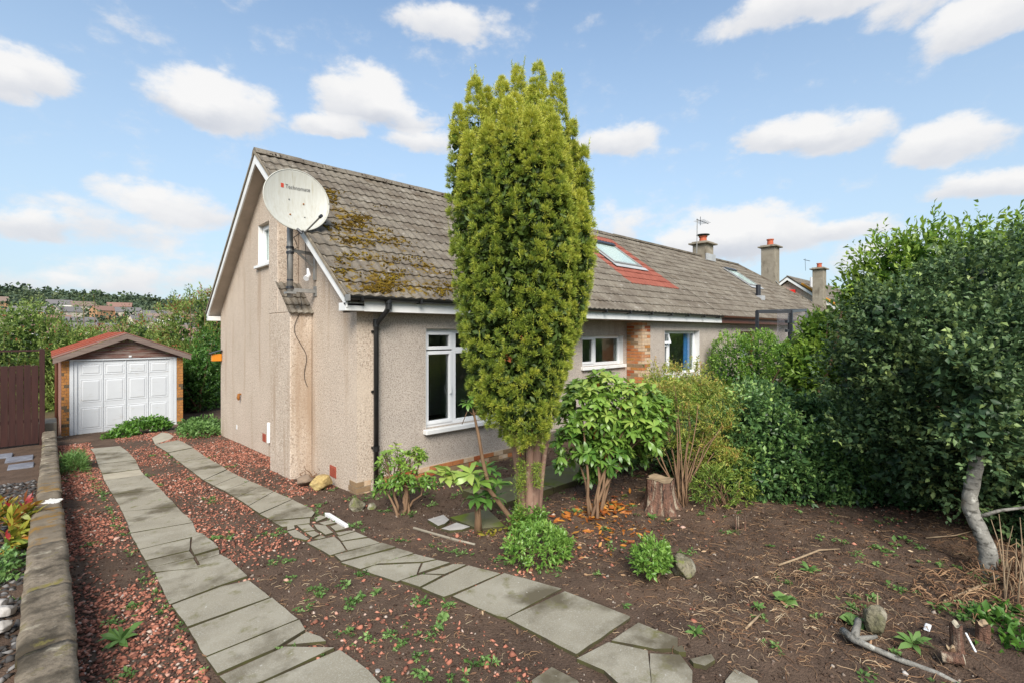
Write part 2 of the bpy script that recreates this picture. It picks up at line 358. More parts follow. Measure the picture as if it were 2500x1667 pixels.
def vnoise(P, f, seed=0, oct=3):
    """cheap smooth pseudo-noise, about -1..1"""
    r = np.random.default_rng(seed); out = np.zeros(len(P)); a = 1; tot = 0
    for o in range(oct):
        for k in range(3):
            d = r.normal(size=3); d /= np.linalg.norm(d)
            out += a * np.sin((P @ d) * f * 2.0**o * r.uniform(.8, 1.3) + r.uniform(0, 6.28)); tot += a*.75
        a *= .55
    return out / tot

# ------------------------------------------------------------------ ground
def gz(x, y):
    x = np.asarray(x, float); y = np.asarray(y, float)
    z = -.04 * (np.clip(y, -8, 13) - 1)
    z = z - np.clip((y - 17) / 40, 0, 1)**1.3 * 6                       # falls into the valley behind the garage
    d = np.sqrt(x*x + y*y)
    ang = np.arctan2(x, np.maximum(y, 1e-3))
    far = np.clip((d - 110) / 500, 0, 1); far = far*far*(3-2*far)
    hill = 12 + 24 * np.clip((.38 - ang)/.55, 0, 1) + 3*np.sin(x*.011) + 2*np.sin(y*.013+1)
    z = z + np.where(y > 0, far * (hill + 5.0) * np.clip(y/80, 0, 1), 0)
    return z
def coords(lo, hi, step, ends):
    a = list(np.arange(lo, hi + 1e-6, step)); s = step; p = a[-1]; up = []
    while p < ends: s *= 1.22; p += s; up.append(p)
    s = step; p = a[0]; dn = []
    while p > -ends: s *= 1.22; p -= s; dn.append(p)
    return np.array(dn[::-1] + a + up)
gx = coords(-3.6, 7.0, .045, 1600); gy = coords(-6.6, 7.0, .045, 1600)
X, Y = np.meshgrid(gx, gy)
P3 = np.stack([X.ravel(), Y.ravel(), 0*X.ravel()], 1)
Z = gz(X, Y).ravel()
near = (np.abs(P3[:,0]) < 9) & (np.abs(P3[:,1]) < 12)
rough = vnoise(P3, 3.0, 1)*.018 + vnoise(P3, 14, 2, 3)*.014 + np.random.default_rng(5).normal(size=len(P3))*.0075
soilw = np.clip((P3[:,0] + .3) / 1.0, .35, 1.3)                          # the dug bed on the right is rougher
Z = Z + np.where(near, rough * soilw, 0)
_x, _y = P3[:,0], P3[:,1]
_a = (_x > np.interp(_y, [-4,-2,0,6], [-2.36,-2.36,-2.43,-2.57])) & (_x < np.interp(_y, [-4,-2,0,6], [-1.86,-1.90,-1.96,-2.06])) & (_y < 5.6)
_yy = [-4.8,-3.6,-2.6,-1.6,-.4,1.6,6]
_b = (_x > np.interp(_y, _yy, [-.58,-.62,-.80,-1.00,-1.13,-1.30,-1.58])) & (_x < np.interp(_y, _yy, [.02,-.03,-.32,-.62,-.79,-.97,-1.27])) & (_y < 5.6) & (_y > -4.4)
Z = np.where(_a | _b, gz(_x, _y) + .006, Z)          # bedding soil between the slabs
# sink under the slab strips so that they lie on it
nx, ny = len(gx), len(gy)
idx = np.arange(nx*ny).reshape(ny, nx)
Fq = np.stack([idx[:-1,:-1].ravel(), idx[:-1,1:].ravel(), idx[1:,1:].ravel(), idx[1:,:-1].ravel()], 1)
V = np.stack([P3[:,0], P3[:,1], Z - .002], 1)
MT['soil'] = mat('garden_soil', (.068,.046,.034), (.125,.086,.062), 3.0, .97, .9, 60, .02, .1, speck=((.16,.11,.08), .45), sscale=70,
                 layers=[((.14,.092,.064), 1.1, .50, .70), ((.14,.075,.05), 26, .64, .72), ((.30,.24,.19), 60, .69, .73)])
def soil_far():
    m = MT['soil']; t = m.node_tree; ns = t.nodes; b = ns['Principled BSDF']; src = b.inputs['Base Color'].links[0].from_socket
    g = ns.new('ShaderNodeNewGeometry'); ln = ns.new('ShaderNodeVectorMath'); ln.operation = 'LENGTH'; t.links.new(g.outputs['Position'], ln.inputs[0])
    r = ns.new('ShaderNodeMapRange'); r.inputs[1].default_value = 14; r.inputs[2].default_value = 22; t.links.new(ln.outputs['Value'], r.inputs[0])
    n = ns.new('ShaderNodeTexNoise'); n.inputs['Scale'].default_value = .02; n.inputs['Detail'].default_value = 8; t.links.new(g.outputs['Position'], n.inputs['Vector'])
    q = ns.new('ShaderNodeMix'); q.data_type = 'RGBA'; t.links.new(n.outputs['Fac'], q.inputs[0]); q.inputs[6].default_value = (.05,.075,.025,1); q.inputs[7].default_value = (.13,.14,.05,1)
    x = ns.new('ShaderNodeMix'); x.data_type = 'RGBA'; t.links.new(r.outputs[0], x.inputs[0]); t.links.new(src, x.inputs[6]); t.links.new(q.outputs[2], x.inputs[7])
    t.links.new(x.outputs[2], b.inputs['Base Color'])
soil_far()
tag(npmesh('ground', V, Fq, MT['soil'], smooth=True), kind='structure')

# ------------------------------------------------------------------ the house
Z0, SL, YR, YE = 2.80, .748, 3.72, -.25            # eave height, roof slope, ridge, eave edge
PITCH = math.atan(SL); LY = 7.44; XE = 11.39
def rz(y): return Z0 + SL * (y - YE) if y <= YR else Z0 + SL * (2*YR - y - YE)
house = thing('bungalow', 'long harled bungalow with brown tiled roof and a chimney breast on its gable', 'house', (0, 0, 0))
def wallpoly(mb, y0, y1, zb=None, zt=None, th=.25):
    """slice of the gable wall between y0 and y1"""
    pts = [(0, y0, -.6 if zb is None else zb), (0, y1, -.6 if zb is None else zb)]
    top = lambda y: min(rz(y) - .13, 9) if zt is None else zt
    pts.append((0, y1, top(y1)))
    if zt is None and y0 < YR < y1: pts.append((0, YR, top(YR)))
    pts.append((0, y0, top(y0)))
    mb.prism(pts, (th, 0, 0))
GW = (3.45, 4.44, 3.66, 4.49)                       # gable window y0,y1,z0,z1
g = MB(); wallpoly(g, 0, GW[0]); wallpoly(g, GW[0], GW[1], zt=GW[2]); wallpoly(g, GW[0], GW[1], zb=GW[3]); wallpoly(g, GW[1], LY)
g.build('gable_wall', MT['harl'], house)
# front wall with its openings, recess between x 3.9 and 7.38
def wall_x(mb, x0, x1, y, holes, th=.25, zb=-.5, zt=2.62):
    xs = sorted({x0, x1, *[h[0] for h in holes], *[h[1] for h in holes]})
    for a, b in zip(xs[:-1], xs[1:]):
        h = [q for q in holes if q[0] <= a and q[1] >= b]
        if h: mb.box(a, b, y, y+th, zb, h[0][2]); mb.box(a, b, y, y+th, h[0][3], zt)
        else: mb.box(a, b, y, y+th, zb, zt)
W1 = (1.14, 3.00, .80, 2.36); W2 = (5.61, 7.24, 1.53, 2.23); W3 = (8.46, 10.43, 1.17, 2.35)
f = MB(); wall_x(f, .252, 3.9, 0, [W1]); wall_x(f, 7.76, XE, 0, [W3]); wall_x(f, 3.9, 7.5, .45, [W2]); f.box(3.9, 4.1, .253, .447, -.5, 2.6)
f.build('front_wall', MT['harl_grey'], house)
b_ = MB().box(.25, XE, LY-.25, LY, -1, 2.6); b_.build('rear_wall', MT['harl'], house)
i_ = MB().box(.26, XE-.02, .72, LY-.3, 2.45, 2.55); i_.build('ceiling', MT['plaster'], house)
i_ = MB().box(.26, XE-.02, .26, LY-.3, -.1, .22); i_.build('floor', MT['floor_in'], house)
i_ = MB().box(4.15, 4.25, .72, LY-.3, .22, 2.45).box(7.9, 8.0, .3, LY-.3, .22, 2.45).box(.3, XE, 3.9, 4.0, .22, 2.45).box(XE-.12, XE-.02, .3, 3.9, .22, 2.45); i_.build('interior_wall', MT['plaster'], house)
# chimney breast on the gable
cb = MB(); XB = -.35
cb.box(XB, -.002, 1.58, 2.55, -.6, 2.62)
cb.box(XB, -.002, 2.17, 2.62, 2.62, 4.42)
cb.prism([(XB, 2.17, 2.62), (XB, 2.17, 3.05), (XB, 1.64, 2.62)][::-1], (-XB-.002, 0, 0))
cb.build('chimney_breast', MT['harl'], house, bevel=.012)
# tile template
def tile_mesh(name, m, w=.325, ln=.40, th=.028, waves=2, seg=8, sc=1.0):
    v = []; nn = seg + 1
    for row, (yy, zz) in enumerate(((0, 0), (0, th), (ln, th - .026))):
        for i in range(nn):
            x = w * i / seg; wv = .012 * math.cos(2*math.pi*waves*i/seg)
            v.append((x, yy, zz + wv))
    fs = []
    for i in range(seg):
        fs.append((i, i+1, nn+i+1, nn+i)); fs.append((nn+i, nn+i+1, 2*nn+i+1, 2*nn+i))
    fs.append((0, nn, 2*nn)); fs.append((seg, 2*nn+seg, nn+seg))
    me = bpy.data.meshes.new(name); me.from_pydata(v, [], fs); me.update(); me.materials.append(m); return me
TM = tile_mesh('roof_tile', MT['tile_moss']); TR = tile_mesh('red_roof_tile', MT['redtile']); TG = tile_mesh('plain_roof_tile', MT['tile'])
GAU = .345; NR = 14; TW = .325
def place_front(x, s):                              # point on the roof plane, s metres up the slope
    return (x, YE + s*math.cos(PITCH), Z0 + s*math.sin(PITCH) + .0)
SK = (8.62, 10.08, 1.66, 2.80)                      # skylight hole x0,x1,y0,y1
def is_red(x, s):
    y = YE + s*math.cos(PITCH)
    return 8.27 <= x + .16 <= 10.62 and .72 <= y + .1 <= 3.15
cells = []
for r_ in range(NR):
    for c in range(36):
        x = -.275 + c*TW; s = r_*GAU - .03
        cells.append((x, s))
cells.sort(key=lambda q: (Vector(place_front(*q)) - Vector(CAM)).length if q[0] < 4.6 or q[0] > 7.6 else 50)
roof_left = []; nred = 0; n_ = 0
for x, s in cells:
    y = YE + s*math.cos(PITCH)
    if SK[0]-.12 < x + .1 and x + TW - .1 < SK[1]+.12 and SK[2]-.22 < y and y + .25 < SK[3]+.2: continue
    if x > XE - .2: continue
    red = is_red(x, s)
    if n_ < 295 and (not red or nred < 75):
        jit = (R(random.uniform(-.5, .9)), R(random.uniform(-.5, .5)), R(random.uniform(-.7, .7)))
        p = place_front(x, s); me = TR if red else TM
        o = shared('red_tile' if red else 'roof_tile', me, house, p, (PITCH + jit[0], jit[1], jit[2]))
        if red: o['label'] = 'bright red replacement tile beside the skylight'
        n_ += 1; nred += red
    else: roof_left.append((x, s, red))
def joined_tiles(name, lst, src, parent, back=False):
    sv = np.array([v.co[:] for v in src.vertices]); fs = [tuple(p.vertices) for p in src.polygons]
    mb = MB()
    cp, sp_ = math.cos(PITCH), math.sin(PITCH)
    for (x, s, *q) in lst:
        a = R(random.uniform(-.4, .7))
        c2, s2 = math.cos(PITCH + a), math.sin(PITCH + a)
        yy = sv[:,1]*c2 - sv[:,2]*s2 + YE + s*cp; zz = sv[:,1]*s2 + sv[:,2]*c2 + Z0 + s*sp_
        if back: yy = 2*YR - yy
        mb.add(np.stack([sv[:,0] + x, yy, zz], 1), fs)
    me = bpy.data.meshes.new(name); me.from_pydata(mb.v, [], mb.f); me.update(); me.materials.append(src.materials[0])
    o = link(name, me, parent); o['kind'] = 'stuff'; return o
joined_tiles('roof_tiles', [q for q in roof_left if not q[2]], TM, house)
joined_tiles('red_tiles', [q for q in roof_left if q[2]], TR, house)
joined_tiles('rear_roof_tiles', [(-.275 + c*TW, r_*GAU - .03) for r_ in range(NR) for c in range(36) if c < 4], TG, house, back=True)
deck = MB()
for sgn in (0, 1):
    def q(x, y, z): return (x, 2*YR - y if sgn else y, z)
    if sgn == 0:
        for (x0, x1, y0, y1) in ((-.27, SK[0], YE, YR), (SK[0], SK[1], YE, SK[2]), (SK[0], SK[1], SK[3], YR), (SK[1], XE, YE, YR)):
            deck.prism([(x0, y0, rz(y0)-.02), (x1, y0, rz(y0)-.02), (x1, y1, rz(y1)-.02), (x0, y1, rz(y1)-.02)], (0, 0, -.03))
    else:
        deck.prism([q(.8, YE, Z0+.03), q(XE, YE, Z0+.03), q(XE, YR, rz(YR)+.02), q(.8, YR, rz(YR)+.02)], (0, 0, -.04))
        deck.prism([q(-.27, YE, Z0-.02), q(.8, YE, Z0-.02), q(.8, YR, rz(YR)-.02), q(-.27, YR, rz(YR)-.02)], (0, 0, -.03))
deck.build('roof_deck', MT['tile'], house)
# verge mortar, barge boards, soffit
MT['verge'] = mat('verge_mortar', (.30,.26,.20), (.20,.17,.13), 9, .95, .6, 40, .008, .1)
for sgn in (0, 1):
    f_ = lambda y: 2*YR - y if sgn else y
    vm_ = MB(); vm_.prism([(-.285, f_(YE), Z0-.045), (-.285, f_(YR), rz(YR)-.045), (-.285, f_(YR), rz(YR)+.015), (-.285, f_(YE), Z0+.015)], (.06, 0, 0))
    vm_.build('verge', MT['verge'], house)
    b0 = MB(); b0.prism([(-.262, f_(YE+.02), Z0-.17), (-.262, f_(YR), rz(YR)-.24), (-.262, f_(YR), rz(YR)-.05), (-.262, f_(YE+.02), Z0-.06)], (.03, 0, 0))
    b0.build('barge_board', MT['white'], house, bevel=.004)
    s0 = MB(); s0.prism([(-.232, f_(YE+.03), Z0-.14), (-.232, f_(YR), rz(YR)-.19), (-.232, f_(YR), rz(YR)-.16), (-.232, f_(YE+.03), Z0-.11)], (.30, 0, 0))
    s0.build('verge_soffit', MT['soffit'], house)
    e0 = MB(); e0.box(-.262, .0, *sorted((f_(YE+.03), f_(-.003))), 2.59, 2.70)
    e0.build('eave_box', MT['white'], house, bevel=.004)
# ridge tiles
for k in range(26):
    x0 = -.28 + k*.45
    if x0 > XE: break
    rg = MB(); a0 = rz(YR) + .035
    pr = [(-.15,-.10),(-.09,-.01),(0,.035),(.09,-.01),(.15,-.10),(.12,-.11),(0,-.02),(-.12,-.11)]
    dz = random.uniform(-.006, .008)
    rg.prism([(x0, YR + p[0], a0 + p[1] + dz) for p in pr], (.436, 0, random.uniform(-.005,.005)))
    rg.build('ridge_tile', MT['tile'], house)
# eaves: soffit, fascia, gutter with brackets
e = MB().box(.0, XE, -.21, .44, 2.585, 2.615); e.build('soffit', MT['soffit'], house)
fa = MB().box(.0, XE-.005, -.235, -.213, 2.585, 2.735); fa.build('fascia', MT['white'], house, bevel=.003)
def gutter(x0, x1, y, z, r=.055):
    mb = MB(); n = 8; pr = []
    for i in range(n+1):
        a = math.pi + math.pi*i/n; pr.append((y + r*math.cos(a), z + r*math.sin(a)))
    for i in range(n+1):
        a = 2*math.pi - math.pi*i/n; pr.append((y + (r-.006)*math.cos(a), z + (r-.006)*math.sin(a)))
    mb.prism([(x0, a, b) for a, b in pr], (x1-x0, 0, 0)); return mb
gu = gutter(-.26, XE-.1, -.295, Z0-.015); guo = gu.build('gutter', MT['black'], house)
for k in range(13):
    br = MB().box(-.1 + k*.92, -.07 + k*.92, -.36, -.236, Z0-.085, Z0-.02); br.build('gutter_bracket', MT['black'], guo)
ec = MB().box(-.285, -.262, -.36, -.235, Z0-.085, Z0+.0); ec.build('gutter_end', MT['gal'], guo)
# downpipe with swan neck and sockets
dp = MB().tube([(.33,-.295,2.74),(.33,-.295,2.66),(.315,-.27,2.60),(.275,-.12,2.46),(.262,-.075,2.40),(.26,-.07,2.3),(.26,-.07,.02)], .036, 12)
dpo = dp.build('downpipe', MT['black'], house, smooth=True)
for z, r in ((2.70,.048),(2.62,.046),(2.38,.046),(.62,.047),(2.42,.043)):
    p = (.33,-.295) if z > 2.55 else (.26,-.07)
    MB().tube([(p[0],p[1],z),(p[0],p[1],z+.07)], r, 12).build('pipe_socket', MT['black'], dpo)
for z in (.65, 2.3, 1.45):
    MB().box(.215, .305, -.035, -.001, z, z+.03).build('pipe_clip', MT['black'], dpo)
# windows ------------------------------------------------------------
def frame(mb, x0, x1, z0, z1, y, w=.05, d=.06):
    mb.box(x0, x1, y, y+d, z0, z0+w); mb.box(x0, x1, y, y+d, z1-w, z1); mb.box(x0, x0+w, y, y+d, z0+w, z1-w); mb.box(x1-w, x1, y, y+d, z0+w, z1-w)
def window(name, W, yf, cells_, parent, rev=True, sill=True, label=None):
    x0, x1, z0, z1 = W
    o = MB(); frame(o, x0, x1, z0, z1, yf, .045)
    wo_ = o.build(name, MT['upvc'], parent, bevel=.004)
    if label: wo_['label'] = label
    gl = MB()
    for (a0, a1, b0, b1, opening) in cells_:
        s = MB(); frame(s, a0, a1, b0, b1, yf-.018 if opening else yf+.004, .055 if opening else .03, .05)
        s.build('casement', MT['upvc'], wo_, bevel=.004)
        p = MB().box(a0+.03, a1-.03, yf+.03, yf+.036, b0+.03, b1-.03); p.build('pane', MT['glass'], wo_)
    if sill:
        MB().box(x0-.05, x1+.04, yf-.19, yf+.0, z0-.075, z0-.002).build('sill', MT['white'], wo_, bevel=.008)
    return wo_
yf = .09
w1 = window('window', W1, yf, [(1.185,1.70,2.03,2.315,True),(1.185,1.70,.845,2.01,True),(1.76,2.44,2.03,2.315,False),(1.76,2.44,.845,1.99,False),(2.50,2.955,2.03,2.315,True),(2.50,2.955,.845,2.01,True)], house)
MB().box(1.70,1.76,yf,yf+.06,.845,2.315).box(2.44,2.50,yf,yf+.06,.845,2.315).box(1.76,2.44,yf+.002,yf+.058,1.99,2.03).build('mullion', MT['upvc'], w1, bevel=.003)
MB().tube([(1.655,yf-.02,1.30),(1.655,yf-.05,1.32),(1.65,yf-.055,1.44)], .011, 8).build('handle', MT['upvc'], w1)
w2 = window('window', W2, .45+.11, [(5.655,6.17,1.575,2.19,True),(6.23,7.195,1.575,2.19,False)], house)
MB().box(6.17,6.23,.56,.62,1.575,2.185).build('mullion', MT['upvc'], w2)
w3 = window('window', W3, .15, [(8.505,8.90,1.215,1.99,True),(8.96,10.385,1.215,2.305,False)], house)
MB().box(8.90,8.96,.15,.21,1.215,2.305).build('mullion', MT['upvc'], w3)
to = MB()
a_ = R(16)
for (u0,u1,v0,v1) in ((0,.40,0,.05),(0,.40,.24,.29),(0,.05,.05,.24),(.35,.40,.05,.24)):
    def pt(u, v, d): return (8.505+u, .135 - (.29-v)*math.sin(a_) + d, 2.305 - (.29-v)*math.cos(a_))
    to.add([pt(u,v,d) for d in (0,.04) for v in (v0,v1) for u in (u0,u1)], [(0,2,3,1),(4,5,7,6),(0,1,5,4),(2,6,7,3),(0,4,6,2),(1,3,7,5)])
tol = to.build('top_light', MT['upvc'], w3); tol['label'] = 'small top light propped open'
MB().add([pt(.04,.04,.018),pt(.36,.04,.018),pt(.36,.25,.018),pt(.04,.25,.018)], [(0,1,2,3)]).build('pane', MT['glass'], w3)
for (Wn, yy, ww) in ((W1, 0, w1), (W2, .45, w2), (W3, 0, w3)):     # painted reveals
    t_ = .008; yb = yy + (.09 if Wn is W1 else .11 if Wn is W2 else .15)
    MB().box(Wn[0]+.001, Wn[0]+t_, yy+.003, yb-.001, Wn[2]+.002, Wn[3]-.002).build('reveal', MT['white'], ww)
    MB().box(Wn[1]-t_, Wn[1]-.001, yy+.003, yb-.001, Wn[2]+.002, Wn[3]-.002).build('reveal', MT['white'], ww)
# curtain hanging inside
cu = MB(); n = 40; pts = []
for i in range(n+1):
    x = 9.98 + .32*i/n; y = .262 + .016*math.sin(i*.95) + .008*math.sin(i*2.3)
    pts.append((x, y))
for i in range(n): cu.add([(pts[i][0],pts[i][1],1.0),(pts[i+1][0],pts[i+1][1],1.0),(pts[i+1][0]+.02,pts[i+1][1],2.34),(pts[i][0]+.02,pts[i][1],2.34)], [(0,1,2,3)])
cuo = cu.build('curtain', MT['curtain']); 
mod = cuo.modifiers.new('s', 'SOLIDIFY'); mod.thickness = .004
tag(cuo, 'blue curtain hanging inside the window left of the hedge', 'curtain')
# gable window
y0, y1, z0, z1 = GW
wg = MB()
def fy(mb, a0, a1, b0, b1, x, w, d): mb.box(x, x+d, a0, a1, b0, b0+w); mb.box(x, x+d, a0, a1, b1-w, b1); mb.box(x, x+d, a0, a0+w, b0+w, b1-w); mb.box(x, x+d, a1-w, a1, b0+w, b1-w)
fy(wg, y0, y1, z0, z1, .10, .05, .06)
wgo = wg.build('window', MT['upvc'], house, bevel=.004)
cg = MB(); fy(cg, y0+.05, y1-.05, z0+.05, z1-.05, .085, .05, .05); cg.build('casement', MT['upvc'], wgo)
MB().box(.13, .136, y0+.08, y1-.08, z0+.08, z1-.08).build('pane', MT['glass'], wgo)
MB().box(.16, .165, y0+.05, y1-.05, z0+.05, z1-.05).build('blind_and_reflection', MT['blind_and_reflection'], wgo)
MB().box(-.07, .09, y0-.04, y1+.05, z0-.06, z0-.002).build('sill', MT['white'], wgo, bevel=.006)
MB().box(.003, .098, y1-.008, y1-.001, z0+.002, z1-.002).build('reveal', MT['white'], wgo); MB().box(.003, .098, y0+.001, y0+.008, z0+.002, z1-.002).build('reveal', MT['white'], wgo)
# brick pier of the porch
def brickme(name, w, d, h, m):
    me = MB().box(0, w, 0, d, 0, h).mesh(name, m); return me
MT['mort2'] = MT['mortar']
MB().box(7.388, 7.745, .008, .447, -.4, 2.58).build('pier_core', MT['mortar'], house)
rows = int(2.62/.078)
nb = 0
bm_ = [MT['brick'], MT['brick'], MT['brick'], MT['brick_b'], MT['brick_c'], MT['garbrick']]
pale = mat('pale_scraped_brick', (.58,.46,.33), (.50,.33,.20), 12, .9, .3, 60, .004, .1)
cache = {}
def brick(x0, x1, y0, y1, z, m, parent, h=.066, nm='brick'):
    key = (round(x1-x0,3), round(y1-y0,3), h, m.name)
    if key not in cache: cache[key] = brickme(nm, x1-x0, y1-y0, h, m)
    o = shared(nm, cache[key], parent, (x0, y0, z)); return o
for r_ in range(rows):
    z = -.02 + r_*.078
    m = random.choice(bm_); off = r_ % 2
    brick(7.38, 7.49 if off else 7.60, -.002, .11 if not off else .22, z, m if random.random() < .5 else pale, house)      # corner brick
    x = 7.50 if off else 7.61
    brick(x, 7.752, -.002, .1, z, pale if random.random() < .55 else random.choice(bm_), house)
    ys = [.232, .447] if off else [.122, .335, .447]
    for a, b in zip(ys[:-1], ys[1:]): brick(7.38, 7.48, a, b-.01, z, random.choice(bm_), house)
# base course bricks at the house corner and along the front
MB().box(-.004, .20, -.004, .24, -.4, .215).build('base_course_mortar', MT['mortar'], house)
for r_ in range(6):
    z = -.25 + r_*.078; off = r_ % 2
    brick(-.014, .1 if off else .2, -.014, .2 if off else .1, z, MT['brick_b'], house)
    if off: brick(.11, .205, -.014, .08, z, pale, house)
    else: brick(-.014, .08, .11, .235, z, MT['brick_b'], house)
MB().box(.32, 3.9, -.03, -.002, -.4, .225).build('base_course_mortar', MT['mortar'], house)
for r_ in range(5):
    z = -.16 + r_*.078; x = .30 + (.11 if r_ % 2 else 0)
    while x < 3.85:
        brick(x, x+.212, -.045, -.006, z, random.choice([MT['brick'], MT['brick'], MT['brick_c'], MT['brick_b'], pale]), house); x += .222
# air vents
for (ya, yb, za, zb) in ((.67,.89,.12,.29),(3.93,4.13,.13,.29)):
    vo = MB().box(-.006, .02, ya, yb, za, zb).build('air_vent', MT['terra'], house)
    for k in range(6): MB().box(-.014, -.006, ya+.012, yb-.012, za+.014+k*.024, za+.026+k*.024).build('louvre', MT['terra'], vo)
MB().box(-.05, -.001, 3.66, 3.72, .16, .56).build('pipe_cover', MT['upvc'], house, bevel=.01)
MB().box(-.012, -.001, 5.95, 6.02, .1, .2).build('pale_plug', MT['upvc'], house)
MB().tube([(-.002,5.65,.93),(-.05,5.65,.93),(-.06,5.65,.86),(-.05,5.65,.80)], [.02,.03,.035,.02], 8).build('rusty_hook', MT['rust'], house)
lm = MB().box(-.22, -.01, 7.28, 7.43, 1.60, 1.78); lo_ = lm.build('lantern', MT['orange'], house, bevel=.01)
MB().prism([(-.26,7.24,1.78),(-.01,7.24,1.86),(-.01,7.47,1.86),(-.26,7.47,1.78)], (0,0,.015)).build('lantern_cap', MT['black'], lo_)
MB().box(-.03, 0, 3.1, 3.14, 4.78, 4.82).build('rusty_bolt', MT['rust'], house)
# tiles on the chimney shoulder
for r_ in range(4):
    for c in range(2):
        yy = 1.53 + r_*.16; zz = 2.60 + r_*.135
        o = shared('shoulder_tile', TG, house, (XB-.04 + c*.2, yy, zz), (R(40), 0, 0), (.62, .55, .9))
# cable down the breast
cab = MB(); pp = [(-.30,1.40,2.92)]
for k in range(26):
    z = 2.88 - k*.058; pp.append((-.20 + .05*math.sin(k*.5) - .05*math.sin(k*.23) + (.10 if k > 14 else 0)*(k-14)/12, 1.565, z))
pp[0] = (-.20, 1.50, 2.95)
cab.tube(pp, .0045, 5).build('cable', MT['black'], house)
# skylight
def rp(x, y, up=0): n = (0, -math.sin(PITCH), math.cos(PITCH)); z = rz(y); return (x, y + n[1]*up, z + n[2]*up)
def skylight(name, x0, x1, ya, yb, parent, label=None):
    mb = MB()
    def bar(xa, xb, yc, yd, u0, u1): mb.add([rp(xa,yc,u0),rp(xb,yc,u0),rp(xb,yd,u0),rp(xa,yd,u0),rp(xa,yc,u1),rp(xb,yc,u1),rp(xb,yd,u1),rp(xa,yd,u1)], [(0,3,2,1),(4,5,6,7),(0,1,5,4),(1,2,6,5),(2,3,7,6),(3,0,4,7)])
    t = .06
    bar(x0, x1, ya, ya+t, -.05, .09); bar(x0, x1, yb-t, yb, -.05, .10); bar(x0, x0+t, ya+t, yb-t, -.05, .09); bar(x1-t, x1, ya+t, yb-t, -.05, .09)
    o = mb.build(name, MT['gal'], parent)
    if label: o['label'] = label
    mb = MB(); bar(x0+t, x1-t, ya+t, yb-t, .06, .066); mb.build('pane', MT['skyglass'], o)
    mb = MB(); bar(x0+t, x1-t, ya+t, yb-t, .052, .057); mb.build('blind_and_reflection', MT['blind_and_reflection'], o)  # white sheet painting the bright cloud reflected in the skylight glass
    mb = MB(); bar(x0-.08, x1+.16, ya-.14, ya-.004, .045, .055); bar(x0-.07, x0-.003, ya-.0, yb+.05, .05, .06); bar(x1+.003, x1+.07, ya-.0, yb+.05, .05, .06); mb.build('flashing', MT['lead'], o)
    mb = MB(); bar(x0-.01, x1+.01, yb-.10, yb+.02, .101, .125); mb.build('hood', MT['iron'], o)
    return o
skylight('skylight', SK[0], SK[1], SK[2]+.03, SK[3]-.02, house)
# aerial stub on the ridge behind the yew
MB().tube([(7.55,3.72,5.85),(7.56,3.72,6.02),(7.60,3.72,6.10),(7.56,3.72,6.22)], .012, 6).build('ridge_hook', MT['iron'], house)

# ------------------------------------------------------------------ satellite dish on its pole
PX, PYY = -.40, 1.44
dish = thing('satellite_dish', 'large round white satellite dish on a steel pole bracketed to the gable', 'satellite dish', (PX, PYY, 2.9))
MB().tube([(PX,PYY,2.84),(PX,PYY,4.35)], .045, 14).build('pole', MT['gal'], dish, smooth=True)
lb = MB().box(PX-.02, -.0, PYY-.03, PYY+.03, 2.93, 2.99).box(-.02,-.001,PYY-.05,PYY+.05,2.88,3.04).box(PX-.07,PX+.07,PYY-.07,PYY+.07,2.90,2.93); lb.build('lower_bracket', MT['gal'], dish)
ub = MB().obar((PX,PYY,3.58),(-.005,PYY,3.55),.03,.05).obar((PX+.12,PYY,3.55),(-.005,PYY,3.33),.02,.035).box(-.03,-.001,PYY-.04,PYY+.04,3.14,3.62); ub.build('upper_bracket', MT['gal'], dish)
for z in (3.52, 3.60, 2.98): MB().tube([(PX,PYY,z),(PX,PYY,z+.035)], .058, 12).build('clamp', MT['iron'], dish)
MB().tube([(PX,PYY,3.10),(PX,PYY,3.125)], .048, 12).build('clamp', MT['iron'], dish)
# reflector
DC = Vector((-.395, 1.14, 4.30)); nd = Vector((-.04, -1, .16)).normalized()
ux = nd.cross(Vector((0,0,1))).normalized() * -1; ux = Vector((1,0,0)) if ux.length < .1 else ux
if ux.x < 0: ux = -ux
uz = ux.cross(nd); uz = uz if uz.z > 0 else -uz
RA, RB, DEP = .475, .475, .085
def dp_(a, b, off=0):
    r2 = (a/RA)**2 + (b/RB)**2
    return DC + ux*a + uz*b + nd*(-DEP*(1-r2) + off)
dm = MB(); rn, an = 22, 64
vs = [dp_(0,0)]; fs = []
for i in range(1, rn+1):
    for k in range(an):
        t = 2*math.pi*k/an; vs.append(dp_(RA*i/rn*math.cos(t), RB*i/rn*math.sin(t)))
for k in range(an): fs.append((0, 1+k, 1+(k+1) % an))
for i in range(rn-1):
    for k in range(an):
        a = 1 + i*an + k; b = 1 + i*an + (k+1) % an; fs.append((a, a+an, b+an, b))
dm.add(vs, fs); ro = dm.build('reflector', MT['dish'], dish, smooth=True)
sm_ = ro.modifiers.new('s', 'SOLIDIFY'); sm_.thickness = .006; sm_.offset = 0
MB().tube([dp_(RA*math.cos(2*math.pi*k/an), RB*math.sin(2*math.pi*k/an)) for k in range(an+1)], .009, 8).build('rim', MT['dish'], dish, smooth=True)
for (a, b, rust) in ((-.10,.02,0),(.11,-.02,1),(-.10,-.225,1),(.11,-.24,0)):
    c = dp_(a, b, .004); MB().tube([c, c + nd*.012], .008 if not rust else .012, 8).build('bolt', MT['rust'] if rust else MT['iron'], dish)
MB().box(PX-.06,PX+.06,1.27,PYY+.05,4.1,4.35).build('mount', MT['gal'], dish)
ar = MB().tube([DC + uz*-.47 + nd*.0 + ux*.05, DC + uz*-.52 + nd*.10+ ux*.06, DC + uz*-.46 + nd*.62 + ux*.10], .013, 8)
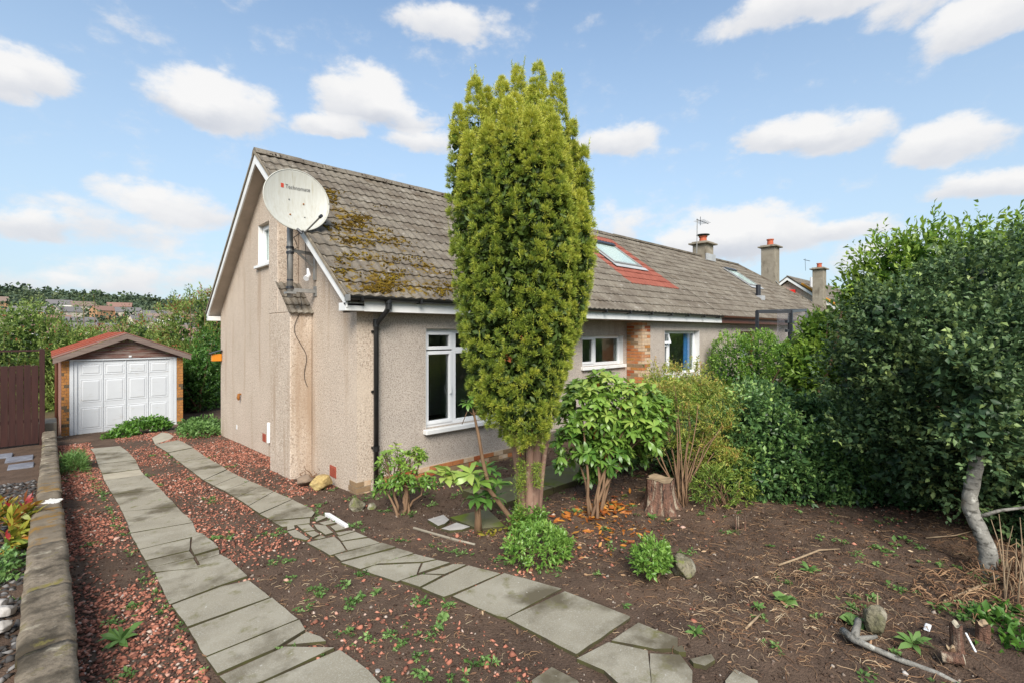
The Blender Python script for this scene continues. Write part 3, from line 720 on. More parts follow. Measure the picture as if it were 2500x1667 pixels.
ar.build('feed_arm', MT['gal'], dish); e1 = DC + uz*-.46 + nd*.62 + ux*.10
MB().tube([e1 - nd*.03, e1 + nd*.03], .024, 10).build('feed_clip', MT['iron'], dish)
MB().tube([DC + uz*-.46 + ux*-.03, DC + uz*-.53 + ux*.03 + nd*.03], .022, 8).build('arm_socket', MT['iron'], dish)
# lettering on the reflector
tcv = bpy.data.curves.new('lettering', 'FONT'); tcv.body = 'Technomate'; tcv.size = .083; tcv.space_character = 1.02; tcv.offset = .0; tcv.resolution_u = 6
tob = bpy.data.objects.new('tmp', tcv); COL.objects.link(tob); bpy.context.view_layer.update()
tme = bpy.data.meshes.new_from_object(tob); bpy.data.objects.remove(tob)
wd = max(v.co.x for v in tme.vertices)
for v in tme.vertices:
    a = -.15 + v.co.x/wd*.36; b = .185 + v.co.y; v.co = dp_(a, b, .011)
tme.materials.clear(); tme.materials.append(MT['ink']); link('lettering', tme, dish)
lg = MB()
def flat(a0, a1, b0, b1, off): lg.add([dp_(a0,b0,off),dp_(a1,b0,off),dp_(a1,b1,off),dp_(a0,b1,off)], [(0,1,2,3)])
flat(-.215,-.172,.182,.20,.0065); flat(-.215,-.172,.204,.222,.0065); flat(-.215,-.172,.226,.244,.0065); flat(-.215,-.204,.20,.204,.0065); flat(-.183,-.172,.222,.226,.0065)
lg.build('emblem', MT['redink'], dish)
cb_ = MB().tube([(-.36,1.0,3.82),(-.40,1.28,3.75),(-.33,1.38,3.70),(-.30,1.40,3.62),(-.44,1.40,3.55),(-.45,1.42,3.45),(-.43,1.42,3.2),(-.36,1.42,3.0)], .006, 5)
cb_.tube([(-.22,1.30,3.78),(-.19,1.36,3.6),(-.18,1.38,3.35),(-.17,1.38,3.28)], .005, 5); cb_.build('cable', MT['iron'], dish)
lnb = thing('feed_horn', 'white receiver head dangling from its cable under the satellite dish', 'receiver', (-.18,1.37,3.2))
MB().tube([(-.16,1.36,3.31),(-.14,1.36,3.20)], [.018,.032], 10).tube([(-.14,1.36,3.20),(-.21,1.30,3.14)], [.03,.045], 12).build('feed_body', MT['upvc'], lnb)

# ------------------------------------------------------------------ the adjoining house
neigh = thing('adjoining_bungalow', 'adjoining harled bungalow with hipped tiled roof and brown gutter behind the hedge', 'house', (XE, 0, 0))
XN = 22.4; XH = 26.37
f = MB(); wall_x(f, XE+.002, XH-.25, 0, [(13.36,14.6,1.2,2.34)]); f.box(XH-.25, XH, 0, LY, -.5, 2.62); f.box(XE, XH-.25, LY-.25, LY, -.8, 2.62)
f.build('wall', MT['harl_grey'], neigh)
o = MB(); frame(o, 13.36, 14.6, 1.2, 2.34, .08, .07); wn = o.build('window', MT['browntim'], neigh); MB().box(13.43,14.53,.1,.106,1.27,2.27).build('pane', MT['glass'], wn)
MB().box(13.4,14.5,.2,.21,1.2,2.3).build('blind_and_reflection', MT['blind_and_reflection'], wn)
lst = []
for r_ in range(NR):
    s = r_*GAU - .03; xmax = XH + .2 - (YE + s*math.cos(PITCH) - YE) * (XH + .25 - XN) / (YR - YE)
    for c in range(50):
        x = XE - .06 + c*TW
        if x + TW < xmax + .05: lst.append((x, s))
joined_tiles('roof_tiles', lst, TG, neigh)
rd = MB()
A = (XE, YE, Z0-.02); B = (XH+.25, YE, Z0-.02); C_ = (XN, YR, rz(YR)-.02); D_ = (XE, YR, rz(YR)-.02)
A2 = (XE, 2*YR-YE, Z0-.02); B2 = (XH+.25, 2*YR-YE, Z0-.02)
rd.add([A,B,C_,D_,A2,B2], [(0,1,2,3),(3,2,5,4),(1,5,2)]); rd.build('roof_deck', MT['tile'], neigh)
rn_ = MB(); 
def ridge_run(a, b, nm, parent, st=.45):
    a = Vector(a); b = Vector(b); n = int((b-a).length/st); mb = MB()
    for k in range(n):
        p = a.lerp(b, k/n); q_ = a.lerp(b, (k+.96)/n); mb.obar(p, q_, .24, .07)
    return mb.build(nm, MT['tile'], parent)
ridge_run((XE, YR, rz(YR)), (XN, YR, rz(YR)), 'ridge', neigh)
ridge_run((XH+.25, YE, Z0+.02), (XN, YR, rz(YR)), 'hip', neigh)
ridge_run((XH+.25, 2*YR-YE, Z0+.02), (XN, YR, rz(YR)), 'hip', neigh)
MB().box(XE, XH+.2, -.21, -.003, 2.585, 2.615).build('soffit', MT['soffit'], neigh)
MB().box(XE+.002, XH+.2, -.235, -.213, 2.585, 2.73).build('fascia', MT['brownp'], neigh)
gutter(XE-.09, XH+.2, -.295, Z0-.015, .06).build('gutter', MT['brownp'], neigh)
skylight('skylight', 18.75, 19.9, 1.75, 2.85, neigh)
vp = MB().tube([(17.67,.98,3.65),(17.67,.98,4.22)], .09, 12); vpo = vp.build('flue', MT['iron'], neigh); MB().box(17.5,17.85,.78,1.15,3.60,3.78).build('flashing', MT['lead'], vpo)
def chimney(name, cx, cy, z0, z1, w, d, parent, label, potr=.16, poth=.38, cowl=False):
    o = MB().box(cx-w/2, cx+w/2, cy-d/2, cy+d/2, z0, z1).build(name, MT['render'], parent, bevel=.01); 
    if label: o['label'] = label
    MB().box(cx-w/2-.14, cx+w/2+.14, cy-d/2-.14, cy+d/2+.14, z1, z1+.07).box(cx-w/2-.03, cx+w/2+.03, cy-d/2-.03, cy+d/2+.03, z1+.071, z1+.13).build('cap', MT['render'], o, bevel=.01)
    p = MB().tube([(cx,cy,z1+.12),(cx,cy,z1+.12+poth*.85),(cx,cy,z1+.121+poth*.85),(cx,cy,z1+.12+poth)], [potr,potr*.9,potr*1.12,potr*1.12], 14).build('chimney_pot', MT['pot'], o)
    if cowl: MB().tube([(cx,cy,z1+.17+poth),(cx,cy,z1+.20+poth)], potr*1.7, 16).box(cx-.15,cx-.13,cy-.02,cy+.02,z1+.1+poth,z1+.18+poth).box(cx+.13,cx+.15,cy-.02,cy+.02,z1+.1+poth,z1+.18+poth).build('cowl', MT['iron'], o)
    return o
c1 = chimney('chimney', 18.62, 3.72, 5.3, 6.30, .78, .62, neigh, 'short cement chimney on the ridge with a cowled red pot', .17, .28, True)
c2 = chimney('chimney', 26.1, 3.35, 2.6, 7.02, .72, .72, neigh, 'tall weathered chimney rising above the hip end', .17, .36)
MB().prism([(XH+.2-.1, 2.95, 3.95+.9),(XH-.55,2.95,5.1),(XH-.55,3.75,5.1),(XH+.1,3.75,4.85)], (0,0,.03)).build('flashing', MT['lead'], c2)
MB().box(18.2,19.1,3.34,3.40,5.55,5.85).build('flashing', MT['lead'], c1)
ant = thing('tv_aerial', 'thin television aerial pole beside the short ridge chimney', 'aerial', (18.0,3.72,5.8))
MB().tube([(18.0,3.72,5.8),(18.05,3.72,7.42)], .018, 6).build('mast', MT['gal'], ant)
am = MB().tube([(17.98,3.72,7.38),(18.9,3.60,7.30)], .014, 5)
for k in range(5): am.tube([(18.2+k*.15,3.45,7.36-k*.01),(18.2+k*.15,3.95,7.36-k*.01)], .008, 4)
am.tube([(18.3,3.7,7.15),(18.32,3.7,7.55)], .012, 4); am.build('boom', MT['iron'], ant)

# house further along
far = thing('distant_bungalow', 'distant gabled house with white barge boards seen past the tall chimney', 'house', (34.3, 4.9, 0))
ga = MB(); ga.prism([(34.3,.9,-.5),(34.3,8.9,-.5),(34.3,8.9,2.85),(34.3,4.9,5.9),(34.3,.9,2.85)], (.3,0,0)); ga.box(34.6,46,.9,1.2,-.5,2.8); ga.box(34.6,46,8.6,8.9,-.5,2.8); ga.build('wall', MT['harl'], far)
for sg in (-1, 1):
    e_ = lambda k: (4.9 + sg*k)
    MB().prism([(34.0,e_(4.3),2.63),(34.0,e_(0),5.93),(34.0,e_(0),6.12),(34.0,e_(4.3),2.80)], (.05,0,0)).build('barge_board', MT['white'], far)
    MB().prism([(33.98,e_(4.4),2.78),(33.98,e_(0),6.14),(33.98,e_(0),6.22),(33.98,e_(4.4),2.86)], (12.5,0,0)).build('roof', MT['tile'], far)
    if sg == -1:
        for k in range(12):
            d0 = 4.4 - k*.37; zz = 2.86 + (4.4-d0)*.7636
            MB().prism([(33.95,e_(d0),zz+.0),(33.95,e_(d0-.37),zz+.28),(33.95,e_(d0-.37),zz+.30),(33.95,e_(d0),zz+.06)], (12.5,0,0)).build('tile_course', MT['tile'], far)
MB().prism([(33.92,2.1,4.10),(33.92,4.0,5.56),(33.92,4.0,5.68),(33.92,2.1,4.22)], (.45,0,0)).build('lichened_verge', mat('orange_lichen', (.55,.26,.02), (.40,.17,.02), 8, .9), far)
MB().box(34.1,34.29,4.45,5.15,4.70,5.25).build('alarm_box', MT['redp'], far, bevel=.03)
MB().box(34.2,34.29,3.35,3.65,4.15,4.42).build('vent_plate', MT['upvc'], far)
MB().tube([(36,3.9,5.3),(36,3.9,6.2)], .14, 8).build('vent_pipe', MT['upvc'], far)
chimney('chimney', 33.6, 2.85, -.5, 6.42, .72, .62, far, None, .15, .3)
MB().tube([(33.4,3.6,6.4),(33.3,3.6,7.2)], .012, 4).tube([(33.0,3.6,7.1),(33.6,3.4,7.05)], .02, 4).build('aerial', MT['iron'], far)

# black framed screen beyond the hedge
scr = thing('framed_enclosure', 'black framed netted enclosure rising behind the garden hedge', 'enclosure', (14.3, -1.3, 0))
X0, X1, Y0, Y1 = 12.02, 15.3, -1.0, 1.0
Y1 = -2.6
fr = []
A_ = (12.02,-1.0); B_ = (16.4,-1.05); C2 = (12.7,-1.9)
for (x, y, zt) in ((12.02,-1.0,2.93),(12.55,-1.75,2.93),(16.6,-1.05,3.12),(14.9,-1.0,3.05)):
    MB().box(x-.04, x+.04, y-.04, y+.04, 0, zt).build('post', MT['iron'], scr)
for a, b in (((12.02,-1.0,2.90),(12.55,-1.75,2.90)),((12.55,-1.75,2.91),(16.6,-1.05,3.10)),((12.02,-1.0,2.92),(16.6,-1.0,3.11)),((12.6,-1.6,2.62),(13.6,-1.5,2.62)),((12.9,-1.6,2.6),(12.95,-1.6,1.9)),((13.0,-1.6,2.6),(13.5,-1.55,1.9)),((12.6,-1.6,2.35),(13.3,-1.55,2.35))):
    MB().obar(a, b, .07, .08).build('rail', MT['iron'], scr)
def netmat():
    m = bpy.data.materials.new('fine_netting'); m.use_nodes = True; t = m.node_tree; ns = t.nodes; b = ns['Principled BSDF']; b.inputs['Base Color'].default_value = (.25,.23,.25,1)
    tr = ns.new('ShaderNodeBsdfTransparent'); x = ns.new('ShaderNodeMixShader'); x.inputs[0].default_value = .28
    t.links.new(tr.outputs[0], x.inputs[1]); t.links.new(b.outputs[0], x.inputs[2]); t.links.new(x.outputs[0], ns['Material Output'].inputs[0]); return m
MB().box(12.6,16.55,-1.36,-1.355,1.2,2.98).build('net', netmat(), scr)
# ------------------------------------------------------------------ vegetation
def unit(a): return a / np.maximum(np.linalg.norm(a, axis=1, keepdims=True), 1e-9)
def leafT(w, fold=.12, droop=.12, kind='oval'):
    if kind == 'oval':      # 4 triangles, folded on the midrib
        v = [(0,0,0),(0,.5,0),(0,1,-droop),(-w/2,.5,fold*w*2),(w/2,.5,fold*w*2)]
        f = [(0,4,1),(1,4,2),(0,1,3),(3,1,2)]
    elif kind == 'long':    # 8 triangles, blunt long leaf
        v = [(0,0,0),(0,.4,.03),(0,.75,-.02),(0,1,-droop),(-w/2,.38,fold*w),(w/2,.38,fold*w),(-w*.46,.74,fold*w-.04),(w*.46,.74,fold*w-.04)]
        f = [(0,5,1),(0,1,4),(1,5,7),(1,7,2),(1,2,6),(1,6,4),(2,7,3),(2,3,6)]
    elif kind == 'needle':
        v = [(-w/2,0,0),(w/2,0,0),(0,1,-droop)]; f = [(0,1,2)]
    return np.array(v, float), np.array(f)
def leaves(name, P, D, size, tint, T, m, parent, roll=.5, seed=0, stuff=False, tipadd=0):
    r = np.random.default_rng(seed); n = len(P); tv, tf = T
    D = unit(D); up = np.tile([0,0,1.], (n,1)) + r.normal(0, .35, (n,3))
    Xa = unit(np.cross(D, up)); Za = np.cross(Xa, D)
    ro = r.normal(0, roll, n)[:,None]; Xr = Xa*np.cos(ro) + Za*np.sin(ro); Zr = np.cross(Xr, D)
    V = P[:,None,:] + size[:,None,None]*(tv[None,:,0,None]*Xr[:,None,:] + tv[None,:,1,None]*D[:,None,:] + tv[None,:,2,None]*Zr[:,None,:])
    F = (tf[None] + (np.arange(n)*len(tv))[:,None,None]).reshape(-1, 3)
    tt = np.repeat(tint, len(tv)) + np.tile(tv[:,1], n)*tipadd
    o = npmesh(name, V.reshape(-1,3), F, m, parent, tt)
    if stuff: o['kind'] = 'stuff'
    return o
def twigs(P, D, n, L, spread, r):
    """n leaves on each twig of length L starting at P along D"""
    N_ = len(P); D = unit(D)
    t = np.tile(np.linspace(.15, 1, n), (N_, 1)).ravel()
    PP = np.repeat(P, n, 0) + np.repeat(D, n, 0)*(t*np.repeat(L, n))[:,None]
    DD = unit(np.repeat(D, n, 0)*(.35 + .5*t[:,None]) + r.normal(0, spread, (N_*n, 3)))
    return PP, DD, t
def rosettes(P, D, n, r, tilt=.35, jit=.18):
    """whorl of n leaves round each shoot end"""
    N_ = len(P); D = unit(D); a = np.cross(D, [.3,.8,.5]); a = unit(a); b = np.cross(D, a)
    ph = (np.arange(n)/n*2*np.pi)[None] + r.uniform(0, 6.28, N_)[:,None] + r.normal(0, .15, (N_, n))
    dd = a[:,None]*np.cos(ph)[...,None] + b[:,None]*np.sin(ph)[...,None] + D[:,None]*(tilt + r.normal(0, jit, (N_, n)))[...,None]
    return np.repeat(P, n, 0), unit(dd.reshape(-1,3))
def shell(ells, N_, r, rough=.12, inner=.12, seed=0, low=-.9):
    """points on the bumpy skin of a union of ellipsoids, with outward directions"""
    E_ = np.array(ells, float); wts = (E_[:,3]*E_[:,4] + E_[:,4]*E_[:,5] + E_[:,3]*E_[:,5]); wts /= wts.sum()
    k = r.choice(len(E_), N_*2, p=wts); d = unit(r.normal(size=(N_*2, 3))); d = d[...]
    rad = 1 - np.abs(r.normal(0, inner, N_*2))
    P = E_[k,:3] + d*E_[k,3:]*rad[:,None]; Dn = unit(d/E_[k,3:])
    P = P + Dn*(vnoise(P, 3.2, seed+50)*rough)[:,None]
    ok = d[:,2] > low
    for j, e in enumerate(E_):
        q = (((P - e[:3])/e[3:])**2).sum(1); ok &= ~((q < .62) & (k != j))
    P, Dn = P[ok][:N_], Dn[ok][:N_]
    return P, Dn
def branchwork(mb, base, tips, r0, seed=0, wob=.06, n=7, r1=.005, up=.5):
    rr = random.Random(seed)
    for (bx, by, bz), (tx, ty, tz) in zip(base, tips):
        A = Vector((bx,by,bz)); B = Vector((tx,ty,tz)); pts = []; rs = []
        for i in range(n):
            t = i/(n-1); p = A.lerp(B, t); p.x += (1-up)*0; e = (t**(1+up) - t)
            p.x += (B.x-A.x)*e; p.y += (B.y-A.y)*e
            if 0 < i: p += Vector((rr.uniform(-wob,wob), rr.uniform(-wob,wob), rr.uniform(-wob,wob)*.4))
            pts.append(p); rs.append(r0*(1-t) + r1*t)
        mb.tube(pts, rs, 6)
def T3(*a): return np.array(a, float)

def at(px, py, k):
    d = ray(px, py); return (CAM[0]+k*d[0], CAM[1]+k*d[1], CAM[2]+k*d[2])
def ev(*L_, fl=1.0):
    """crown lobes: measured position in the photo, distance, radius in metres"""
    return [(*at(px, py, k), r_, r_, r_*fl) for (px, py, k, r_) in L_]
# leaf materials
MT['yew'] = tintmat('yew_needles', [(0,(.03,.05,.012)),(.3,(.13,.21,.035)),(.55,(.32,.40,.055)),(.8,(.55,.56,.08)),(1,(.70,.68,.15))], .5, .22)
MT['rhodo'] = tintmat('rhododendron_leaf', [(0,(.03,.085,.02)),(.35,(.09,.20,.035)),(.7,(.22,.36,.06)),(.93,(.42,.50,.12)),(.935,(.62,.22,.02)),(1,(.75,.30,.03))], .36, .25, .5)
MT['pieris'] = tintmat('pieris_leaf', [(0,(.035,.09,.02)),(.35,(.10,.19,.035)),(.65,(.26,.34,.06)),(.85,(.45,.43,.10)),(1,(.46,.28,.08))], .45, .25)
MT['dark'] = tintmat('dark_shrub_leaf', [(0,(.03,.07,.028)),(.45,(.095,.195,.06)),(.8,(.20,.34,.095)),(1,(.36,.50,.14))], .38, .25, .5)
MT['holly'] = tintmat('holly_leaf', [(0,(.02,.048,.022)),(.35,(.06,.115,.048)),(.7,(.135,.21,.08)),(1,(.32,.41,.13))], .46, .2, .32)
MT['bright'] = tintmat('bright_tree_leaf', [(0,(.05,.12,.02)),(.5,(.14,.26,.035)),(1,(.36,.47,.07))], .42, .35, .4)
MT['hedge'] = tintmat('privet_leaf', [(0,(.03,.09,.015)),(.5,(.09,.20,.03)),(.85,(.20,.36,.05)),(1,(.34,.48,.08))], .42, .25, .4)
MT['back'] = tintmat('back_tree_leaf', [(0,(.04,.09,.02)),(.5,(.17,.26,.055)),(.85,(.33,.42,.11)),(.955,(.32,.36,.12)),(.96,(.36,.13,.06)),(1,(.36,.10,.05))], .5, .3)
MT['conifer'] = tintmat('conifer_foliage', [(0,(.012,.028,.016)),(.6,(.03,.06,.028)),(1,(.06,.09,.035))], .6, .1)
MT['olive'] = tintmat('olive_tree_leaf', [(0,(.05,.055,.02)),(.5,(.13,.13,.04)),(1,(.26,.21,.06))], .6, .2)
MT['lush'] = tintmat('bright_shrub_leaf', [(0,(.04,.11,.02)),(.5,(.12,.26,.04)),(1,(.28,.44,.09))], .35, .3, .5)
MT['croton'] = tintmat('autumn_leaf', [(0,(.10,.17,.03)),(.45,(.27,.30,.04)),(.75,(.42,.30,.05)),(.92,(.52,.17,.04)),(1,(.30,.03,.03))], .4, .3)
MT['weed'] = tintmat('weed_leaf', [(0,(.05,.11,.025)),(.5,(.12,.23,.055)),(1,(.28,.42,.14))], .5, .3)
MT['dead'] = tintmat('dry_litter', [(0,(.09,.05,.03)),(.4,(.24,.13,.07)),(.75,(.42,.27,.15)),(1,(.60,.48,.32))], .85, .05)
MT['orange_leaf'] = tintmat('fallen_orange_leaf', [(0,(.20,.05,.02)),(.4,(.42,.13,.025)),(.8,(.60,.26,.04)),(1,(.58,.40,.18))], .6, .2)
MT['wood'] = tintmat('distant_wood_leaf', [(0,(.035,.055,.04)),(.5,(.065,.10,.055)),(1,(.13,.16,.07))], .7, .1)

# --- the yew --------------------------------------------------------
yx, yy = .64, -2.75; yg = gslope(yy)
yew = thing('yew_tree', 'tall columnar golden green yew standing in front of the bungalow', 'tree', (yx, yy, yg))
r = np.random.default_rng(21)
KY = 5.26
def yp(px, depth):                                   # sideways offset from the trunk for a photo column
    return (px - 1290) / 1188 * (KY + depth) * .95, depth
# columns: px, top v, depth offset (towards camera negative), radius
colsY = [(1108,262,.05,.150),(1150,190,.12,.155),(1183,222,.25,.12),(1222,195,.1,.16),(1130,330,-.22,.17),(1178,300,-.36,.19),(1232,250,-.42,.20),(1292,268,-.46,.21),(1262,170,.18,.15),
         (1312,158,.05,.165),(1362,185,.2,.15),(1345,290,-.40,.20),(1376,360,-.22,.18),(1398,300,.15,.125),(1425,365,.05,.12),(1415,470,-.12,.16),(1300,215,.42,.2),(1200,250,.45,.2),(1380,330,.4,.17),(1330,250,-.1,.2),(1250,235,-.1,.22)]
# forward/right axes of the view only to lay the columns out round the trunk
fwd = np.array([FW[0], FW[1]]); rgt = np.array([RT[0], RT[1]])
def ycentre(c, z):
    sx, dp = yp(c[0], c[2])
    # gathered in near the foot, widest at 2.8 m
    k = np.interp(z, [1.0,1.5,2.0,2.7,3.7,4.6], [.48,.62,.72,.84,.95,1.0])
    if c[0] > 1385: k = np.where(z > 1.2, np.clip((z-1.5)/1.6, .35, 1)**.5*1.02, k)
    return np.array([yx, yy])[None] + (rgt[None]*sx + fwd[None]*dp) * k[:,None]
P_, D_, Tn = [], [], []
cols_ = []
for c in colsY:
    ztop = CAM[2] + (812 - c[1]) / 1188 * (KY + c[2]); zb = 1.12 + (0.25 if c[0] > 1330 else 0) + abs(c[0]-1255)/900 + r.uniform(-.1,.15)
    if c[0] > 1385: zb = 2.0
    cols_.append((c, ztop, zb))
def yrad(c, z, ztop, zb):
    t = np.clip((ztop - z) / 1.0, 0, 1); b = np.clip((z - zb) / .35, .0, 1)
    return c[3] * t**.6 * (.45 + .55*b) * .92
for (c, ztop, zb) in cols_:
    n = int(470 * (ztop - zb) / 3 * c[3] / .17)
    z = zb + (ztop - zb) * r.uniform(0, 1, n); th = r.uniform(0, 2*np.pi, n); cc_ = ycentre(c, z); rad = yrad(c, z, ztop, zb)
    p = np.stack([cc_[:,0] + np.cos(th)*rad, cc_[:,1] + np.sin(th)*rad, z], 1); d = np.stack([np.cos(th), np.sin(th), np.full(n, .55)], 1)
    ok = np.ones(n, bool)
    for (c2, zt2, zb2) in cols_:
        if c2 is c: continue
        q = ycentre(c2, z); rr = yrad(c2, z, zt2, zb2)
        ok &= ~((np.hypot(p[:,0]-q[:,0], p[:,1]-q[:,1]) < rr*.86) & (z < zt2 - .1) & (z > zb2))
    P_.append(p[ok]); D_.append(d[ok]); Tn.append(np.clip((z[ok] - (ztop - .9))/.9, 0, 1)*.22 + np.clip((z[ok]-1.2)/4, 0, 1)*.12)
    # leading shoots
    k = 26; zz = ztop - r.uniform(0, .45, k); th = r.uniform(0, 6.28, k); rad = yrad(c, zz, ztop, zb)*.9; cc_ = ycentre(c, zz)
    P_.append(np.stack([cc_[:,0]+np.cos(th)*rad, cc_[:,1]+np.sin(th)*rad, zz], 1)); D_.append(np.stack([np.cos(th)*.25, np.sin(th)*.25, np.ones(k)], 1)); Tn.append(np.full(k, .30))
P_ = np.concatenate(P_); D_ = unit(np.concatenate(D_)); Tn = np.concatenate(Tn)
print('yew clumps', len(P_))
K = 84
cs = r.uniform(.030, .060, len(P_))
dd = unit(np.repeat(D_, K, 0) + r.normal(0, .62, (len(P_)*K, 3)))
pp = np.repeat(P_, K, 0) + dd * (np.repeat(cs, K)*r.uniform(.15, .95, len(P_)*K))[:,None]
tt = np.repeat(Tn + .50 + r.normal(0, .10, len(P_)) + vnoise(P_, 2.2, 3)*.13, K) + r.normal(0, .06, len(pp)) - .16
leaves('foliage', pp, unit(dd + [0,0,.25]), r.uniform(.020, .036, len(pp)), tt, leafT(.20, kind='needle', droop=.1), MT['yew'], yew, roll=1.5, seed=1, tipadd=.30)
# upright yellow new shoots
ks = r.choice(len(P_), 420); sh = P_[ks] + D_[ks]*.03; K = 34
t = np.tile(np.linspace(0, 1, K), len(sh)); sl = np.repeat(r.uniform(.08, .20, len(sh)), K)
upd = unit(D_[ks]*.22 + [0,0,1]); pp = np.repeat(sh, K, 0) + np.repeat(upd, K, 0)*(t*sl)[:,None]
dd = unit(np.repeat(upd, K, 0)*.9 + r.normal(0, .6, (len(pp), 3)))
leaves('new_shoots', pp, dd, r.uniform(.018, .030, len(pp)), np.clip(.60 + r.normal(0, .1, len(pp)), 0, 1), leafT(.26, kind='needle'), MT['yew'], yew, roll=1.5, seed=2, tipadd=.2)
# inside fill, leaves tinted dark to paint the shade between the columns
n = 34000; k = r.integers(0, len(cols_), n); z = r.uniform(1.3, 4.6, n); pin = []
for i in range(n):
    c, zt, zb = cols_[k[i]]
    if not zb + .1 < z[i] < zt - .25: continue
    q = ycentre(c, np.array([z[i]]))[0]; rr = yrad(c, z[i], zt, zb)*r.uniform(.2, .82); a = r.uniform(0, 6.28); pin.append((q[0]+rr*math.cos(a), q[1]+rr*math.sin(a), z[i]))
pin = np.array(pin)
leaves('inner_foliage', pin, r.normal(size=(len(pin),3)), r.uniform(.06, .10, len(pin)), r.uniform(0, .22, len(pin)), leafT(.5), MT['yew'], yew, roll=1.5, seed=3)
tk = [((-.10,.02),(-.28,.05),.075),((.0,0),(.02,.02),.085),((.10,-.02),(.16,0),.08),((.16,.05),(.34,.10),.05),((-.04,.12),(-.10,.3),.06),((.05,.1),(.2,.35),.05)]
for i, (a, b, rad) in enumerate(tk):
    mb = MB(); pts = []; rs = []
    rr = random.Random(i+3)
    for j in range(9):
        t = j/8; z = yg - .08 + t*2.6
        ox = a[0]*.45*(1-t) + b[0]*t*1.25; oy = a[1]*.5*(1-t) + b[1]*t
        q = np.array([yx, yy]) + rgt*(ox*.9) + fwd*oy
        pts.append((q[0] + rr.uniform(-.02,.02), q[1] + rr.uniform(-.02,.02), z)); rs.append(.72*rad*(1.25 if j == 0 else 1 - .55*t))
    mb.tube(pts, rs, 10); o = mb.build('trunk', MT['bark_yew'], yew, smooth=True)
    dsp = o.modifiers.new('sub', 'SUBSURF'); dsp.levels = 1; dsp.render_levels = 1
for (px, v0, v1, w) in ((1258,1290,1120,.035),(1262,1200,1120,.03),(1300,1190,1130,.03)):   # small sprigs on the trunks
    n = 520; z0_, z1_ = 2.3-(v0-812)/1188*5.1, 2.3-(v1-812)/1188*5.1; z = r.uniform(z0_, z1_, n); sx = (px-1283)/1188*5.2
    q = np.array([yx,yy])[None] + rgt[None]*(sx + r.normal(0, w, n))[:,None] + fwd[None]*(-.12 + r.normal(0, .04, n))[:,None]
    p = np.stack([q[:,0], q[:,1], z], 1); leaves('sprigs', p, r.normal(size=(n,3)) + [-.3,-.4,.3], r.uniform(.025,.04,n), r.uniform(.2,.6,n), leafT(.22, kind='needle'), MT['yew'], yew, roll=1.5, seed=n, stuff=True)
fl = thing('red_berry_cluster', 'small red creeper leaves caught high in the yew foliage', 'leaves', hit(1237,874,1,-3.2))
q = np.array(hit(1237,874,1,-3.28)); n = 9
leaves('leaf', q + r.normal(0,.02,(n,3)), r.normal(size=(n,3)), r.uniform(.03,.05,n), r.uniform(0,.15,n), leafT(.5), MT['orange_leaf'], fl)
fl = thing('red_berry_cluster', 'tiny red leaf cluster, upper one of two in the yew', 'leaves', hit(1277,825,1,-3.2))
q = np.array(hit(1277,825,1,-3.28)); n = 6
leaves('leaf', q + r.normal(0,.012,(n,3)), r.normal(size=(n,3)), r.uniform(.02,.035,n), r.uniform(0,.1,n), leafT(.5), MT['orange_leaf'], fl)

# --- rhododendrons --------------------------------------------------
def rhodo(label, base, ells, nros, leafL, nl, seed, stems, tbase=.45, group=None, orange=.0, per=None, low=-.5, name='rhododendron', m='rhodo', inner=.25, bark='bark', r0=.022):
    r = np.random.default_rng(seed); t = thing(name, label, 'shrub', base, group)
    P, Dn = shell(ells, nros, r, rough=.10, inner=inner, seed=seed, low=low)
    Dn = unit(Dn + [0,0,.75])
    PP, DD = rosettes(P, Dn, nl, r, .22, .22)
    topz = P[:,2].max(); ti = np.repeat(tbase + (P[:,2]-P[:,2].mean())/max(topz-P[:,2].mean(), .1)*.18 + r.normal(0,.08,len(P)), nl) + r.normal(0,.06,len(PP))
    ti = np.clip(ti, 0, .92)
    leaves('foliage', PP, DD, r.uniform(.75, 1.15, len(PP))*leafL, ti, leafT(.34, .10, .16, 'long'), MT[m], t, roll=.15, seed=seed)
    if orange:
        k = r.choice(len(P), int(orange)); pp = np.repeat(P[k], 2, 0) - Dn[np.repeat(k,2)]*.03
        o_ = leaves('orange_leaf', pp, r.normal(0,.5,(len(pp),3)) + [0,0,-1], r.uniform(.7,1,len(pp))*leafL, r.uniform(.1,.8,len(pp)), leafT(.32, .1, .1, 'long'), MT['orange_leaf'], t, roll=.5, seed=seed+1, stuff=True)
    mb = MB(); kk = r.choice(len(P), min(stems, len(P)), replace=False); B = np.array(base)
    starts = [tuple(B + [r.normal(0,.05), r.normal(0,.05), -.05]) for _ in kk]
    branchwork(mb, starts, [tuple(P[i] - Dn[i]*.02) for i in kk], r0, seed, .03, up=.35); mb.build('stems', MT[bark], t, smooth=True)
    kk = r.choice(len(P), min(60, len(P)), replace=False); mb = MB(); c = np.array(ells[0][:3])
    branchwork(mb, [tuple(c*.6 + P[i]*.4 - [0,0,.15]) for i in kk], [tuple(P[i]) for i in kk], .007, seed+5, .015, n=4, r1=.003, up=.1); mb.build('twigs', MT[bark], t)
    return t
gsl = gslope
bx, by = G(1448, 1262)
rhodo('large rhododendron with long green leaves and a few orange ones right of the yew', (bx, by, gsl(by)),
      ev((1440,1010,6.1,.36),(1530,1000,6.2,.34),(1475,960,6.4,.34),(1405,1080,6.0,.27),(1560,1065,6.0,.26),(1420,965,6.5,.27),(1480,1105,6.0,.26),(1590,1010,6.4,.24),(1530,1100,6.3,.24),(1400,1010,6.3,.26),(1395,1120,6.0,.17),(1450,1140,6.2,.17),(1500,1060,6.6,.36)), 600, .130, 9, 31, 10, .58, orange=26, inner=.26)
bx, by = G(985, 1252)
